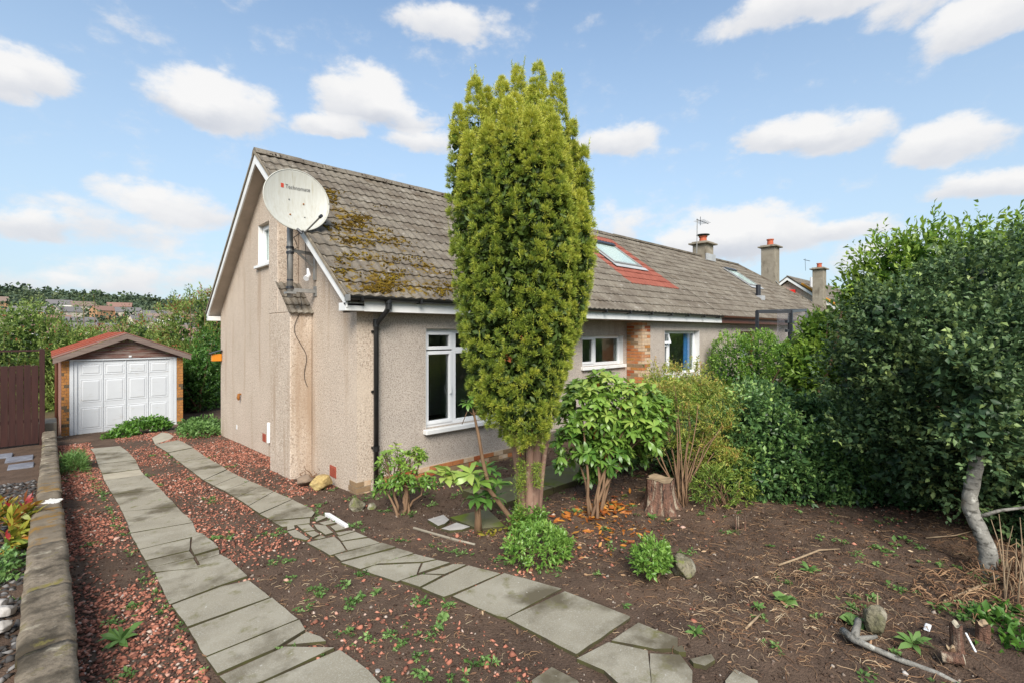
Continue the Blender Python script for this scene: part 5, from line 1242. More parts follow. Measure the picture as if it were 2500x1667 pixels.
for a, b in zip(ends[:-1], ends[1:]):
    near_ = b <= 1.2
    x0, x1 = (-3.248 + rr.uniform(-.008,.008), -2.998 + rr.uniform(-.008,.008)) if near_ else (-3.225 + rr.uniform(-.01,.01), -3.00 + rr.uniform(-.01,.01))
    zt = .325 if near_ else .315
    n = 16; nx_ = 7; vs = []; fs = []
    for j in range(n+1):
        yy_ = a + .006 + (b-a-.012)*j/n
        for i in range(nx_+1):
            xx = x0 + (x1-x0)*i/nx_; ed = (i in (0,nx_))*.02 + (j in (0,n))*.006
            vs.append((xx + (rr.uniform(-.007,.007) if i in (0,nx_) else 0), yy_, gsl(yy_) + zt - ed + rr.uniform(-.004,.004)))
    for j in range(n):
        for i in range(nx_):
            q = j*(nx_+1)+i; fs.append((q, q+1, q+nx_+2, q+nx_+1))
    base = len(vs); outline = [i for i in range(nx_+1)] + [j*(nx_+1)+nx_ for j in range(1,n+1)] + [n*(nx_+1)+i for i in range(nx_-1,-1,-1)] + [j*(nx_+1) for j in range(n-1,0,-1)]
    for q in outline: vs.append((vs[q][0], vs[q][1], gsl(vs[q][1]) + .235))
    m_ = len(outline)
    for q in range(m_): fs.append((outline[q], base+q, base+(q+1)%m_, outline[(q+1)%m_]))
    fs.append(tuple(range(base, base+m_)))
    MB().add(vs, fs).build('coping_stone', MT['coping_moss'] if -.3 < a < 2.3 else MT['coping'], lw, smooth=True)
    k += 1
bs = MB(); n = 48; bs.add([(-3.085 + .08*(1+.22*math.sin(i*.8)+.12*math.sin(i*2.3))*math.cos(2*math.pi*i/n), 1.55 + .12*(1+.25*math.sin(i*.55)+.15*math.sin(i*1.9))*math.sin(2*math.pi*i/n), gsl(1.55)+.319) for i in range(n)] + [(-3.085,1.55,gsl(1.55)+.326)], [(i,(i+1)%n,n) for i in range(n)])
bs.build('white_lichen_patch', MT['bird'], lw)
# neighbour's side: pale stones and slabs
def rock(name, c, rx, ry, rz_, m, seed, label=None, cat=None, flat=.0, group=None, parent=None, f=1.0):
    bm = bmesh.new(); bmesh.ops.create_icosphere(bm, subdivisions=4, radius=1)
    r2 = np.random.default_rng(seed); co = np.array([v.co[:] for v in bm.verts]); nn = vnoise(co, 1.7*f, seed, 3)*.24 + vnoise(co, 5*f, seed+1)*.07
    cuts = unit(r2.normal(size=(11,3)))
    for d in cuts: 
        s = co @ d; co = co - np.outer(np.maximum(s - .68, 0)*.92, d)
    co = co*(1+nn)[:,None]*np.array([rx,ry,rz_]) + np.array(c)
    for v, p in zip(bm.verts, co): v.co = p
    me = bpy.data.meshes.new(name); bm.to_mesh(me); bm.free(); me.materials.append(m); me.shade_smooth()
    o = link(name, me, parent)
    if label: tag(o, label, cat, group)
    return o
MT['slate'] = mat('blue_grey_stone', (.20,.21,.24), (.12,.12,.14), 6, .8, .5, 40, .01, .3)
MT['palestone'] = mat('pale_pebble', (.50,.47,.43), (.34,.32,.30), 6, .85, .4, 40, .006, .2)
pp = []
for (px, py, w, h) in ((150/2.69,120/2.69,0,0),):
    pass
nbg = MB(); 
for i, (x, y, w, l, lab) in enumerate(((-3.55, 7.6, .40, .5,'blue grey paving stone beyond the wall near the brown fence'),(-3.9, 8.3,.45,.45,'blue grey paving stone closest to the brown fence'),(-3.50,6.6,.35,.45,'blue grey paving stone just above the orange leaved shrub'))):
    z = gsl(y) + .02; o = MB().box(x-w/2, x+w/2, y-l/2, y+l/2, z-.05, z+.01).build('stone_slab', MT['slate'], None, bevel=.01); tag(o, lab, 'slab')
vs = []; ps = []
r = np.random.default_rng(3); n = 900
def scatter_chips(name, P, sz, tint, m, kind='stuff', label=None, parent=None, flat=.45, seed=0, rise=.3):
    r = np.random.default_rng(seed); n = len(P)
    base = np.array([(1,0,0),(.3,.9,0),(-.8,.6,0),(-.9,-.5,0),(.1,-1,0),(.1,.1,1),(.0,0,-1)])
    F = np.array([(0,1,5),(1,2,5),(2,3,5),(3,4,5),(4,0,5),(1,0,6),(2,1,6),(3,2,6),(4,3,6),(0,4,6)])
    j = base[None] * (1 + r.uniform(-.35,.35,(n,7,3)))
    j[...,2] *= flat; j *= sz[:,None,None]; j[...,1] *= r.uniform(.5,1,n)[:,None]
    j[:,5,:2] += (r.uniform(-.4,.4,(n,2))*sz[:,None])
    a = r.uniform(0,6.28,n); c, s = np.cos(a)[:,None], np.sin(a)[:,None]
    tl = r.normal(0,.28,n)[:,None]
    x = j[...,0]*c - j[...,1]*s; y = j[...,0]*s + j[...,1]*c; z = j[...,2] + x*tl
    V = np.stack([x,y,z], -1) + P[:,None,:]
    Fa = (F[None] + (np.arange(n)*7)[:,None,None]).reshape(-1,3)
    o = npmesh(name, V.reshape(-1,3), Fa, m, parent, np.repeat(tint, 7)); o['kind'] = 'stuff'
    if label: tag(o, label, 'stones')
    return o
def gh(P):   # ground height incl. the roughness used for the soil
    Q = np.stack([P[:,0], P[:,1], 0*P[:,0]], 1)
    return gz(P[:,0], P[:,1]) + (vnoise(Q, 3.0, 1)*.018 + vnoise(Q, 14, 2, 3)*.012)*np.clip((P[:,0]+.3)/1.0, .35, 1.3) - .002
MT['pebbles'] = tintmat('grey_pebbles', [(0,(.03,.028,.026)),(.7,(.085,.08,.078)),(1,(.26,.25,.24))], .85, 0, .2)
q = np.stack([r.uniform(-3.9,-3.27,1500), r.uniform(-3,5,1500)], 1); P = np.column_stack([q, gsl(q[:,1]) - .0])
scatter_chips('grey_stones', P, r.uniform(.015,.05,len(P)), r.uniform(0,1,len(P)), MT['pebbles'], label='grey and white stones behind the low wall at the left', seed=31)
for i,(x,y,lab) in enumerate(((-3.36,-.95,'pale pinkish stone against the near end of the low wall'),(-3.38,-1.25,'rounded white stone lowest beside the low wall'),(-3.42,-.75,'small pale stone between ivy and low wall'))):
    rock('pale_stone', (x,y,gsl(y)+.05), .07, .08, .05, MT['palestone'], 300+i, lab, 'stone')

# ------------------------------------------------------------------ paving: two strips of slabs up the drive
drive = bpy.data.objects.new('drive_path', None); COL.objects.link(drive); drive.location = (-1.5, 0, 0); drive['kind'] = 'structure'
frontpath = bpy.data.objects.new('front_path', None); COL.objects.link(frontpath); frontpath.location = (3, -1.6, 0); frontpath['kind'] = 'structure'
rs = random.Random(8); SLABS = []
def clip_in(poly, d):     # shrink a polygon a little
    n = len(poly); out = []
    c = Vector((sum(p[0] for p in poly)/n, sum(p[1] for p in poly)/n))
    A2 = sum(poly[i][0]*poly[(i+1)%n][1]-poly[(i+1)%n][0]*poly[i][1] for i in range(n)); sg = 1 if A2 > 0 else -1
    for i in range(n):
        p0, p1, p2 = Vector(poly[i-1]), Vector(poly[i]), Vector(poly[(i+1) % n])
        e1 = (p1-p0).normalized(); e2 = (p2-p1).normalized(); n1 = Vector((-e1.y, e1.x))*sg; n2 = Vector((-e2.y, e2.x))*sg
        b = (n1+n2); b = b.normalized() if b.length > .1 else n1
        out.append(p1 + b * d / max(b.dot(n1), .5))
    return out
def slab(poly, m, parent=None, up=.018, th=.06, gap=.0055, nm='paving_slab', rough=True):
    poly = clip_in(poly, gap); n = len(poly); SLABS.append([tuple(p) for p in poly])
    pts = []
    for i in range(n):      # break the edges so that they are not ruler straight
        a, b = poly[i], poly[(i+1) % n]; L_ = (b-a).length; k = max(1, int(L_/.11)) if rough else 1
        pts.append(a + Vector((rs.uniform(-.002,.002), rs.uniform(-.002,.002))))
        for q in range(1, k):
            e = (b-a).normalized(); pts.append(a.lerp(b, q/k) + Vector((-e.y, e.x))*rs.uniform(-.0035,.0035))
    c = sum((p for p in pts), Vector((0,0)))/len(pts); tx, ty = rs.uniform(-.012,.012), rs.uniform(-.010,.010); dz = rs.uniform(-.004,.007)
    top = [(p.x, p.y, gsl(p.y) + up + dz + (p.x-c.x)*tx + (p.y-c.y)*ty) for p in pts]
    mb = MB(); mb.prism(top, (0,0,-th)); o = mb.build(nm, m, parent or drive); o.data.materials.append(MT['slab_edge'])
    for p in o.data.polygons: p.material_index = 0 if abs(p.normal.z) > .7 else 1
    return o
def PR2(pts): return [G(*(p[0]/2.541, 1050+p[1]/2.541)) for p in pts]
def PR3(pts): return [G(*(700+p[0]/2.6133, 1150+p[1]/2.6133)) for p in pts]
def PR4(pts): return [G(*(1600+p[0]/2.6133, 1150+p[1]/2.6133)) for p in pts]
Ls = [((560,118),(745,100)),((585,150),(790,130)),((605,215),(845,188)),((632,278),(870,245)),((645,318),(895,280)),((665,355),(945,318)),((695,405),(1000,372)),((728,455),(1060,435)),((755,510),(1100,478)),((785,578),(1150,530)),((805,645),(1200,580)),((828,690),(1220,640)),((860,748),(1270,655))]
for i in range(len(Ls)-1):
    (a, b), (c, d) = Ls[i], Ls[i+1]
    slab(PR2([a, b, d, c]), MT['slab_pale'] if i == 3 else MT['slab'])
for pl in ([(860,748),(1185,668),(1178,750),(900,815)], [(1190,665),(1270,658),(1330,705),(1360,740),(1205,785),(1182,740)], [(902,820),(1178,756),(1210,795),(925,862)], [(925,866),(1200,805),(1240,868),(955,895)], [(1210,788),(1362,745),(1365,775),(1225,818)], [(1225,822),(1368,778),(1425,808),(1245,868)],
           [(958,898),(1430,810),(1540,915),(1350,978),(1048,1092)], [(1060,1100),(1370,980),(1545,940),(1680,1045),(1160,1235)], [(1165,1242),(1690,1050),(1855,1185),(1268,1420)],
           [(1272,1428),(1862,1190),(1900,1255),(1700,1378),(1345,1530)], [(1352,1545),(1710,1385),(1765,1358),(2085,1362),(1640,1570),(1450,1640)], [(1770,1350),(1902,1262),(1990,1290),(2030,1325)], [(1480,1665),(1650,1572),(2110,1372),(2290,1500),(2420,1640),(1900,1950)]):
    slab(PR2(pl), MT['slab'])
# right-hand strip, whole slabs first
rl = [(960,92),(1040,145),(1120,205),(1190,262),(1262,315),(1325,350),(1390,382),(1465,430),(1540,480),(1610,528),(1680,565),(1750,608)]
rr_ = [(1110,62),(1200,112),(1270,160),(1340,205),(1410,248),(1480,285),(1550,318),(1625,350),(1700,385),(1815,435),(1930,488),(1955,515)]
for i in range(len(rl)-2): slab(PR2([rl[i], rr_[i], rr_[i+1], rl[i+1]]), MT['slab'])
slab(PR2([(1682,568),(1800,505),(1930,490),(1955,518),(1935,545)]), MT['slab']); slab(PR2([(1684,572),(1925,550),(1925,582),(1750,608)]), MT['slab'])
slab(PR2([(940,50),(1000,18),(1050,22),(1080,40),(1060,56),(962,88)]), MT['slab_pale'])
for pl in ([(60,355),(145,345),(185,385),(110,395)],[(170,348),(252,356),(300,402),(245,418),(190,382)],[(115,398),(178,388),(215,408),(165,432)],[(168,437),(220,412),(255,426),(200,441)],[(0,392),(58,378),(150,440),(120,450),(40,430)],
           [(172,308),(215,288),(262,300),(188,332)],[(200,334),(270,318),(320,335),(240,352)],[(275,360),(330,342),(382,375),(310,392)],[(310,405),(400,388),(445,392),(330,425)],[(50,352),(0,345),(0,388),(55,374)]):
    slab(PR3(pl), MT['slab'], gap=.007)
for pl in ([(122,462),(305,422),(342,455),(382,518),(275,548),(155,478)],[(320,420),(440,392),(520,425),(348,452)],[(348,457),(525,430),(600,462),(388,515)],[(300,548),(608,466),(700,494),(345,588)],[(340,592),(705,497),(815,530),(470,636)],
           [(475,640),(560,606),(860,592),(832,666),(700,716)],[(562,600),(820,535),(958,570),(868,588)],[(866,597),(960,577),(1048,595),(837,664)],[(722,712),(862,670),(998,674),(850,754)],[(872,665),(1060,600),(1150,603),(1008,668)],
           [(857,757),(1010,677),(1160,607),(1368,660),(1180,744),(1045,800),(1000,816)],[(1052,806),(1390,658),(1762,760),(1400,945),(1340,935)],[(1397,952),(1775,775),(2195,935),(2192,950),(1862,1178),(1845,1185)],
           [(2062,1095),(2240,977),(2352,1022),(2500,1075),(2500,1150),(2352,1152)],[(1842,1215),(2050,1102),(2308,1158),(2328,1340),(2330,1500),(2200,1450),(2020,1290)],[(1560,1351),(1690,1262),(1860,1351),(1900,1420),(1600,1520)]):
    slab(PR3(pl), MT['slab'])
for pl in ([(-40,1168),(160,1182),(240,1290),(240,1420),(-30,1420)],[(212,1212),(358,1175),(385,1220),(320,1262),(240,1242)],[(440,1351),(500,1272),(655,1351),(700,1460),(460,1500)],[(105,1150),(170,1120),(200,1175),(150,1172)]):
    slab(PR4(pl), MT['slab'])
# front path, set a little higher, mossy edge
for i in range(9):
    x0 = .95 + i*.92
    MBb = [Vector((x0,-2.02)),Vector((x0+.9,-2.02)),Vector((x0+.9,-1.15)),Vector((x0,-1.15))]
    slab(MBb, MT['slab_green'], frontpath, up=.075, th=.14, nm='path_slab')
slab([Vector(G(1096,1268)),Vector(G(1190,1245)),Vector(G(1235,1290)),Vector(G(1168,1297)),Vector(G(1150,1290))], MT['slab_green'], frontpath, up=.03)
for pl in ([(895,325),(1000,292),(1040,325),(1010,352),(965,368)],[(980,380),(1085,338),(1175,365),(1120,385),(1040,392)]):
    slab(PR3(pl), MT['palestone'], frontpath, up=.03, nm='path_fragment')
ws = MB().prism([(*G(700+242/2.6133,1150+282/2.6133), .10), (*G(700+275/2.6133,1150+282/2.6133), .10), (*G(700+398/2.6133,1150+352/2.6133), .11), (*G(700+372/2.6133,1150+358/2.6133), .11)], (0,0,-.05)).build('white_board', MT['white'], None, bevel=.004)
tag(ws, 'narrow white painted strip lying beside the cracked slabs', 'board')
ed = MB().tube([(*G(1010,1292),.13),(*G(1060,1305),.135),(*G(1120,1320),.14),(*G(1160,1328),.14)], .014, 6).build('edging_strip', MT['render'], None)
tag(ed, 'thin grey edging half buried left of the yew', 'edging')

# rocks
x, y = G(787, 1193); rock('boulder', (x, y, gsl(y)+.10), .20, .14, .125, MT['yrock'], 21, 'yellow sandstone boulder at the foot of the gable', 'rock')
x, y = G(740, 1185); rock('boulder', (x+.02, y, gsl(y)+.08), .15, .12, .095, MT['brock'], 22, 'smooth brown boulder tucked behind the yellow one', 'rock')
x, y = G(780, 1160); rock('stone', (x+.1, y-.05, gsl(y)+.16), .07, .05, .05, MT['palestone'], 23, 'small pale stone propped behind the two boulders', 'rock')
x, y = G(872, 1245); rock('boulder', (x, y, gsl(y)+.06), .11, .10, .10, MT['grock'], 24, 'small mossy rock by the brick corner of the house', 'rock')
x, y = G(908, 1240); rock('boulder', (x, y, gsl(y)+.02), .06, .06, .05, MT['grock'], 25, 'half buried rock between mossy rock and small rhododendron', 'rock')
x, y = G(1668, 1400); rock('boulder', (x, y, gsl(y)+.07), .115, .10, .12, MT['grock'], 26, 'mossy angular boulder beside the bright little shrub in the dug bed', 'rock')
x, y = G(2135, 1540); rock('boulder', (x, y, gsl(y)+.05), .11, .08, .11, MT['grock'], 27, 'pale mossy lump of stone by the bare pruned branch', 'rock', f=1.3)
for i, (px, py, lab) in enumerate(((922,1642,'white pebble on bare soil between the two slab strips'),(2210,1648,'white pebble near the bottom edge in the dug bed'),(545,1345,'flat red chip lying alone on the slab'))):
    x, y = G(px, py); rock('pebble', (x, y, gsl(y)+.012), .022, .018, .013, MT['palestone'] if i < 2 else MT['redtile'], 40+i, lab, 'pebble')
# stump
def stump(name, label, c, rad, h, seed, m, cat='stump', lean=(0,0), cutm='cut'):
    o = thing(name, label, cat, c); rr = random.Random(seed); n = 44; lv = 12; vs = []; fs = []
    for j in range(lv+1):
        t = j/lv
        for i in range(n):
            a = 2*math.pi*i/n; fl = 1 + .55*(1-t)**3*(1+.8*math.sin(a*5+seed)) + .07*math.sin(a*4+seed*2) + .045*math.sin(a*11+.3*j) + .03*rr.uniform(-1,1)
            vs.append((c[0] + rad*fl*math.cos(a) + lean[0]*t, c[1] + rad*fl*math.sin(a) + lean[1]*t, c[2] - .05 + (h+.05)*t + (.012*math.sin(a*3+seed) if j == lv else 0)))
    for j in range(lv):
        for i in range(n): fs.append((j*n+i, j*n+(i+1)%n, (j+1)*n+(i+1)%n, (j+1)*n+i))
    MB().add(vs, fs).build('bark', MT[m], o, smooth=True)
    top = [(x + (c[0]+lean[0]-x)*.05, y + (c[1]+lean[1]-y)*.05, z+.002) for x, y, z in vs[lv*n:]]
    MB().add(top + [(c[0]+lean[0], c[1]+lean[1], c[2]+h-.01)], [(i,(i+1)%n,n) for i in range(n)] ).build('sawn_top', MT[cutm], o)
    return o
x, y = G(1612, 1240); stump('tree_stump', 'broad sawn tree stump with peeling reddish bark between the two big shrubs', (x, y, gsl(y)), .165, .36, 5, 'stump')
x, y = G(1168, 1300); dst = thing('dead_stub', 'thin grey brown split stub standing left of the yew', 'stub', (x, y, gsl(y))); mb = MB(); rr = random.Random(3)
for k in range(11):
    a_ = k*.57; r_ = .026*rr.uniform(.3,1.1); h = rr.uniform(.28,.46); mb.tube([(x+r_*math.cos(a_)*1.3, y+r_*math.sin(a_)*1.3, gsl(y)-.03), (x+r_*math.cos(a_), y+r_*math.sin(a_), gsl(y)+h*.5), (x+r_*math.cos(a_)*1.25-.02, y+r_*math.sin(a_)*1.25, gsl(y)+h)], [.016,.012,.005], 7)
mb.build('splinters', MT['bark'], dst, smooth=True)['kind'] = 'stuff'
x, y = G(2338, 1600); stump('cut_stub', 'upright sawn pinkish branch stub at the bottom right', (x, y, gsl(y)), .030, .19, 7, 'stump', lean=(.01,.01), cutm='slab_pale')
x, y = G(2400, 1560); stump('cut_stub', 'squat sawn stub in shade behind the upright pinkish one', (x, y, gsl(y)), .036, .12, 8, 'stump', lean=(-.03,.0), cutm='cut')
x, y = G(2322, 1612); stump('cut_stub', 'short side stub leaning against the upright pinkish one', (x, y, gsl(y)), .022, .09, 9, 'bark', lean=(-.02,0), cutm='cut')
cl_ = thing('cut_log_end', 'pale sawn log end pointing at the viewer at the bottom right', 'log', (*G(2345,1638), .3))
a = Vector((*G(2352,1630), gsl(-6)+.06)); b = Vector((*G(2318,1622), gsl(-6)+.05)); 
MB().tube([b + (b-a)*.6, a], [.030,.032], 12).build('bark', MT['stump'], cl_); MB().tube([a, a + (a-b).normalized()*.004], [.029,.028], 12).build('sawn_face', MT['slab_pale'], cl_)
ds = thing('dry_stems', 'upright dry stems and grass at the right edge behind the holly trunk', 'stems', (*G(2470,1440), .3))
mb = MB(); rr = random.Random(12)
for k in range(34):
    x, y = G(2500 + rr.uniform(-50,80), 1430 + rr.uniform(-30,50)); h = rr.uniform(.10,.60); a_, b_ = rr.uniform(-.3,.3), rr.uniform(-.2,.2)
    mb.tube([(x,y,gsl(y)), (x+a_*h*.4,y+b_*h*.4,gsl(y)+h*.6), (x+a_*h,y+b_*h,gsl(y)+h)], [.006,.004,.002], 5)
o = mb.build('stems', MT['cut'], ds); o['kind'] = 'stuff'
# the pruned pale branch
pb = thing('pruned_branch', 'long pale bare branch with a knobbly end lying at the bottom right', 'branch', (*G(2150,1600), .28))
pts = [(*G(px, py), gsl(-5.5) + h) for px, py, h in ((2058,1556,.05),(2085,1580,.06),(2130,1596,.05),(2200,1620,.04),(2290,1648,.035),(2360,1680,.03))]
MB().tube(pts, [.026,.024,.018,.017,.015,.012], 10).build('limb', MT['bark_grey'], pb, smooth=True)
MB().tube([pts[1], (*G(2095,1545), gsl(-5.4)+.10)], [.026,.020], 8).tube([pts[1], (*G(2140,1570), gsl(-5.4)+.06)], [.02,.012], 8).build('side_knob', MT['bark_grey'], pb, smooth=True)
for i, (pl, rr0, lab) in enumerate((([(1900,1382),(1950,1370),(2000,1350),(2050,1342)], .009, 'long thin reddish stick lying across the middle of the dug bed'),([(1820,1538),(1845,1520),(1858,1500)], .008, 'short crooked pale twig near the edge of the slabs'),([(2260,1275+40),(2330,1314),(2375,1298)], .006, 'curved brown root arching left of the holly trunk'),([(2305,1470),(2390,1440),(2460,1420)], .009, 'straight tan stick in the debris below the holly'),([(2142,1512),(2140,1480),(2139,1462)], .006, 'thin upright pale peg in the dug bed'))):
    pts = []
    for j, p in enumerate(pl):
        x, y = G(*(pl[0] if i == 4 else p)); pts.append((x, y, gsl(y) + .012 + (0.09*j if i == 4 else (.02 if 0 < j < len(pl)-1 else 0))))
    o = MB().tube(pts, [rr0]*(len(pts)-1)+[rr0*.6], 7).build('stick', MT['cut'], None, smooth=True); tag(o, lab, 'stick')
for i, (px, py) in enumerate(((1800,1285),(1812,1290),(1822,1286))):
    pass
sp_ = thing('splintered_stub', 'cluster of thin splintered orange brown stubs in the upper dug bed', 'stub', (*G(1808,1288), .19))
mb = MB(); rr = random.Random(2)
for k in range(9):
    x, y = G(1802 + rr.uniform(-8,18), 1288 + rr.uniform(-4,4)); h = rr.uniform(.04,.14) if k else .20
    mb.tube([(x,y,gsl(y)-.01),(x+rr.uniform(-.01,.01),y,gsl(y)+h)], [.008,.004], 5)
mb.build('splinters', MT['stump'], sp_)
sp_.children[0]['kind'] = 'stuff'

# ------------------------------------------------------------------ loose stuff on the ground
def inpoly_strip(q):   # keep loose things off the slabs, the walls and the house
    X_, Y_ = q[:,0], q[:,1]; out = np.zeros(len(q), bool)
    for pl in SLABS:
        A_ = np.array(pl); x0, y0 = A_.min(0) - .02; x1, y1 = A_.max(0) + .02
        k = np.where((X_ > x0) & (X_ < x1) & (Y_ > y0) & (Y_ < y1) & ~out)[0]
        if not len(k): continue
        px_, py_ = X_[k], Y_[k]; ins = np.zeros(len(k), bool); n = len(A_)
        for i in range(n):
            (ax, ay), (bx_, by_) = A_[i], A_[(i+1) % n]
            if ay == by_: continue
            c = ((ay > py_) != (by_ > py_)) & (px_ < (bx_-ax)*(py_-ay)/(by_-ay) + ax); ins ^= c
        out[k[ins]] = True
    return out | ((X_ > -.02) & (Y_ > -.03)) | ((X_ > -.36) & (Y_ > 1.55) & (Y_ < 2.56)) | (X_ < -2.99)
r = np.random.default_rng(77)
def field(n, x0, x1, y0, y1, f, seed, thr):
    q = np.stack([r.uniform(x0, x1, n), r.uniform(y0, y1, n)], 1); q = q[~inpoly_strip(q)]
    v = vnoise(np.column_stack([q, 0*q[:,0]]), f, seed, 3); return q[v > thr + r.normal(0,.25,len(q))]
A = field(14500, -3.0, -2.4, -4.6, 9, 2.2, 5, -.25); B = field(17500, -1.95, -.85, -4.6, 9.5, 1.8, 6, -.05); C0 = field(12000, -1.3, 0, .6, 9, 2.0, 7, -.45); D0 = field(9000, -.9, 1.1, -3.6, 1.0, 1.6, 8, .10); E0 = field(2600, .1, 4.5, -5.6, -2.2, 1.4, 9, .35)
B = B[(B[:,1] > -1.9) | (r.uniform(0,1,len(B)) < .30)]
q = np.concatenate([A, B, C0, D0, E0]); P = np.column_stack([q, np.zeros(len(q))]); P[:,2] = gh(P) + r.uniform(.0,.010,len(P))
d_ = np.hypot(P[:,0]-CAM[0], P[:,1]-CAM[1])
print('chips', len(P))
scatter_chips('red_stone_chippings', P, np.clip(np.exp(r.normal(-4.28,.36,len(P))),.006,.030)*np.where(r.uniform(0,1,len(P))<.05,1.5,1), np.clip(r.normal(.46,.28,len(P)),0,1), MT['chips'], label='red stone chippings scattered over the drive between the slabs', seed=41, flat=.55)
# crumbs of soil
q = np.stack([r.uniform(-3,7,42000), r.uniform(-6.3,2,42000)], 1); q = q[~inpoly_strip(q)]; P = np.column_stack([q, np.zeros(len(q))]); P[:,2] = gh(P)
MT['crumb'] = tintmat('soil_crumbs', [(0,(.035,.022,.016)),(.6,(.085,.056,.040)),(.9,(.15,.105,.08)),(1,(.36,.31,.26))], .95, 0, .1)
scatter_chips('soil_crumbs', P, r.uniform(.004,.012,len(P))*np.where(r.uniform(0,1,len(P))<.12,1.9,1), r.uniform(0,1,len(P)), MT['crumb'], label='dark crumbs of dug soil over the whole bed', seed=42, flat=.8)
# straw, twigs and roots
def litter(name, label, n, reg, seed, m='dead', l=(.03,.11), w=.0022, ang=None, lift=.012, tint=(.2,1), soft=False):
    r = np.random.default_rng(seed); x0, x1, y0, y1 = reg
    q = np.stack([r.uniform(x0,x1,n), r.uniform(y0,y1,n)], 1); q = q[~inpoly_strip(q)]
    v = vnoise(np.column_stack([q,0*q[:,0]]), 1.5, seed+1); q = q[v > r.normal(-.1,.35,len(q))]
    if soft: e = np.hypot((q[:,0]-(x0+x1)/2)/(x1-x0)*2, (q[:,1]-(y0+y1)/2)/(y1-y0)*2) + vnoise(np.column_stack([q,0*q[:,0]]), 3.5, seed+2)*.35; q = q[e < r.uniform(0,1.05,len(q))]
    n = len(q)
    a = r.uniform(0,6.28,n) if ang is None else r.normal(ang,.55,n); L_ = r.uniform(*l, n); cv = r.normal(0,.35,n); K = 5
    t = np.linspace(-.5,.5,K); V = np.zeros((n,K,3,3)); 
    ww = w*r.uniform(.6,1.7,n)
    for k in range(K):
        aa = a + cv*t[k]*2; cx = q[:,0] + np.cos(aa)*L_*t[k]; cy = q[:,1] + np.sin(aa)*L_*t[k]
        cz = gh(np.column_stack([q,0*a])) + lift*(.35 + r.uniform(0,1,n)*.8)*(1 if 0<k<K-1 else .5)
        nx_, ny_ = -np.sin(aa)*ww, np.cos(aa)*ww
        V[:,k,0] = np.stack([cx-nx_,cy-ny_,cz],1); V[:,k,1] = np.stack([cx+nx_,cy+ny_,cz],1); V[:,k,2] = np.stack([cx,cy,cz+ww*1.5],1)
    F = []
    for k in range(K-1):
        for i in range(3): F.append((k*3+i, k*3+(i+1)%3, (k+1)*3+(i+1)%3, (k+1)*3+i))
    F = np.array(F); Fa = (F[None] + (np.arange(n)*K*3)[:,None,None]).reshape(-1,4)
    o = npmesh(name, V.reshape(-1,3), Fa, MT[m], None, np.repeat(r.uniform(*tint,n), K*3)); tag(o, label, 'litter', kind='stuff')
litter('dry_stalks', 'dry straw and root ends strewn over the dug bed', 4200, (.2,5,-6.3,-2.2), 11, l=(.03,.15), w=.0014, tint=(.05,.85))
litter('dry_grass', 'wisps of dead grass on the soil between the slab strips', 1500, (-1.9,.8,-4.9,-1.6), 12, l=(.02,.08), w=.0013, tint=(.4,1))
litter('fine_roots', 'fine reddish roots round the stumps', 1800, (1.2,4.2,-6.4,-3.0), 13, l=(.02,.09), w=.0012, tint=(.0,.5), lift=.03)
litter('twig_pile', 'heap of cut stems and roots below the holly trunk', 1500, (1.75,3.5,-7.1,-5.95), 14, l=(.06,.34), w=.0034, lift=.12, tint=(.0,.75), soft=True)
x, y = G(1930,1515); litter('dry_grass', 'straw coloured dead grass in a streak across the dug bed', 2800, (x-1.2,x+1.2,y-.75,y+.75), 16, l=(.04,.13), w=.0013, lift=.03, tint=(.25,1), soft=True)
x, y = G(1760,1440); litter('dry_grass', 'thin dry grass between the slabs and the dug bed', 1500, (x-.8,x+.8,y-.6,y+.6), 17, l=(.03,.10), w=.0012, lift=.02, tint=(.2,.95), soft=True)
litter('twig_scatter', 'reddish brown clippings left of the cut stubs', 420, (1.5,2.3,-6.5,-5.8), 15, l=(.05,.16), w=.004, lift=.05, tint=(.1,.7))
# fallen orange leaves
def fallen(name, label, n, cx, cy, sx, sy, sz, m, seed, tint=(.1,.95)):
    r = np.random.default_rng(seed); q = np.stack([r.normal(cx,sx,n), r.normal(cy,sy,n)], 1); q = q[~inpoly_strip(q)]; n = len(q); P = np.column_stack([q, 0*q[:,0]]); P[:,2] = gh(P) + r.uniform(.008,.035,n)
    D = np.stack([np.cos(a_:=r.uniform(0,6.28,n)), np.sin(a_), r.normal(0,.2,n)], 1)
    o = leaves(name, P, D, r.uniform(.6,1.2,n)*sz, r.uniform(*tint,n), leafT(.30,.2,-.15,'long'), MT[m], None, roll=.5, seed=seed, stuff=True); tag(o, label, 'leaves')
x, y = G(1465,1248); fallen('fallen_leaves', 'fallen orange leaves under the large rhododendron', 170, x, y, .36, .16, .115, 'orange_leaf', 1)
x, y = G(1520,1310); fallen('fallen_leaves', 'orange and yellow leaves scattered in front of the large rhododendron', 70, x, y, .30, .20, .075, 'orange_leaf', 2)
fallen('fallen_leaves', 'brown dead leaves strewn thinly over the beds', 420, 1.6, -3.8, 1.4, 1.1, .045, 'dead', 3)
x, y = G(1205,1300); fallen('fallen_leaves', 'yellow leaves at the foot of the leaning rhododendron', 26, x, y, .08, .06, .08, 'croton', 4, (.3,.7))
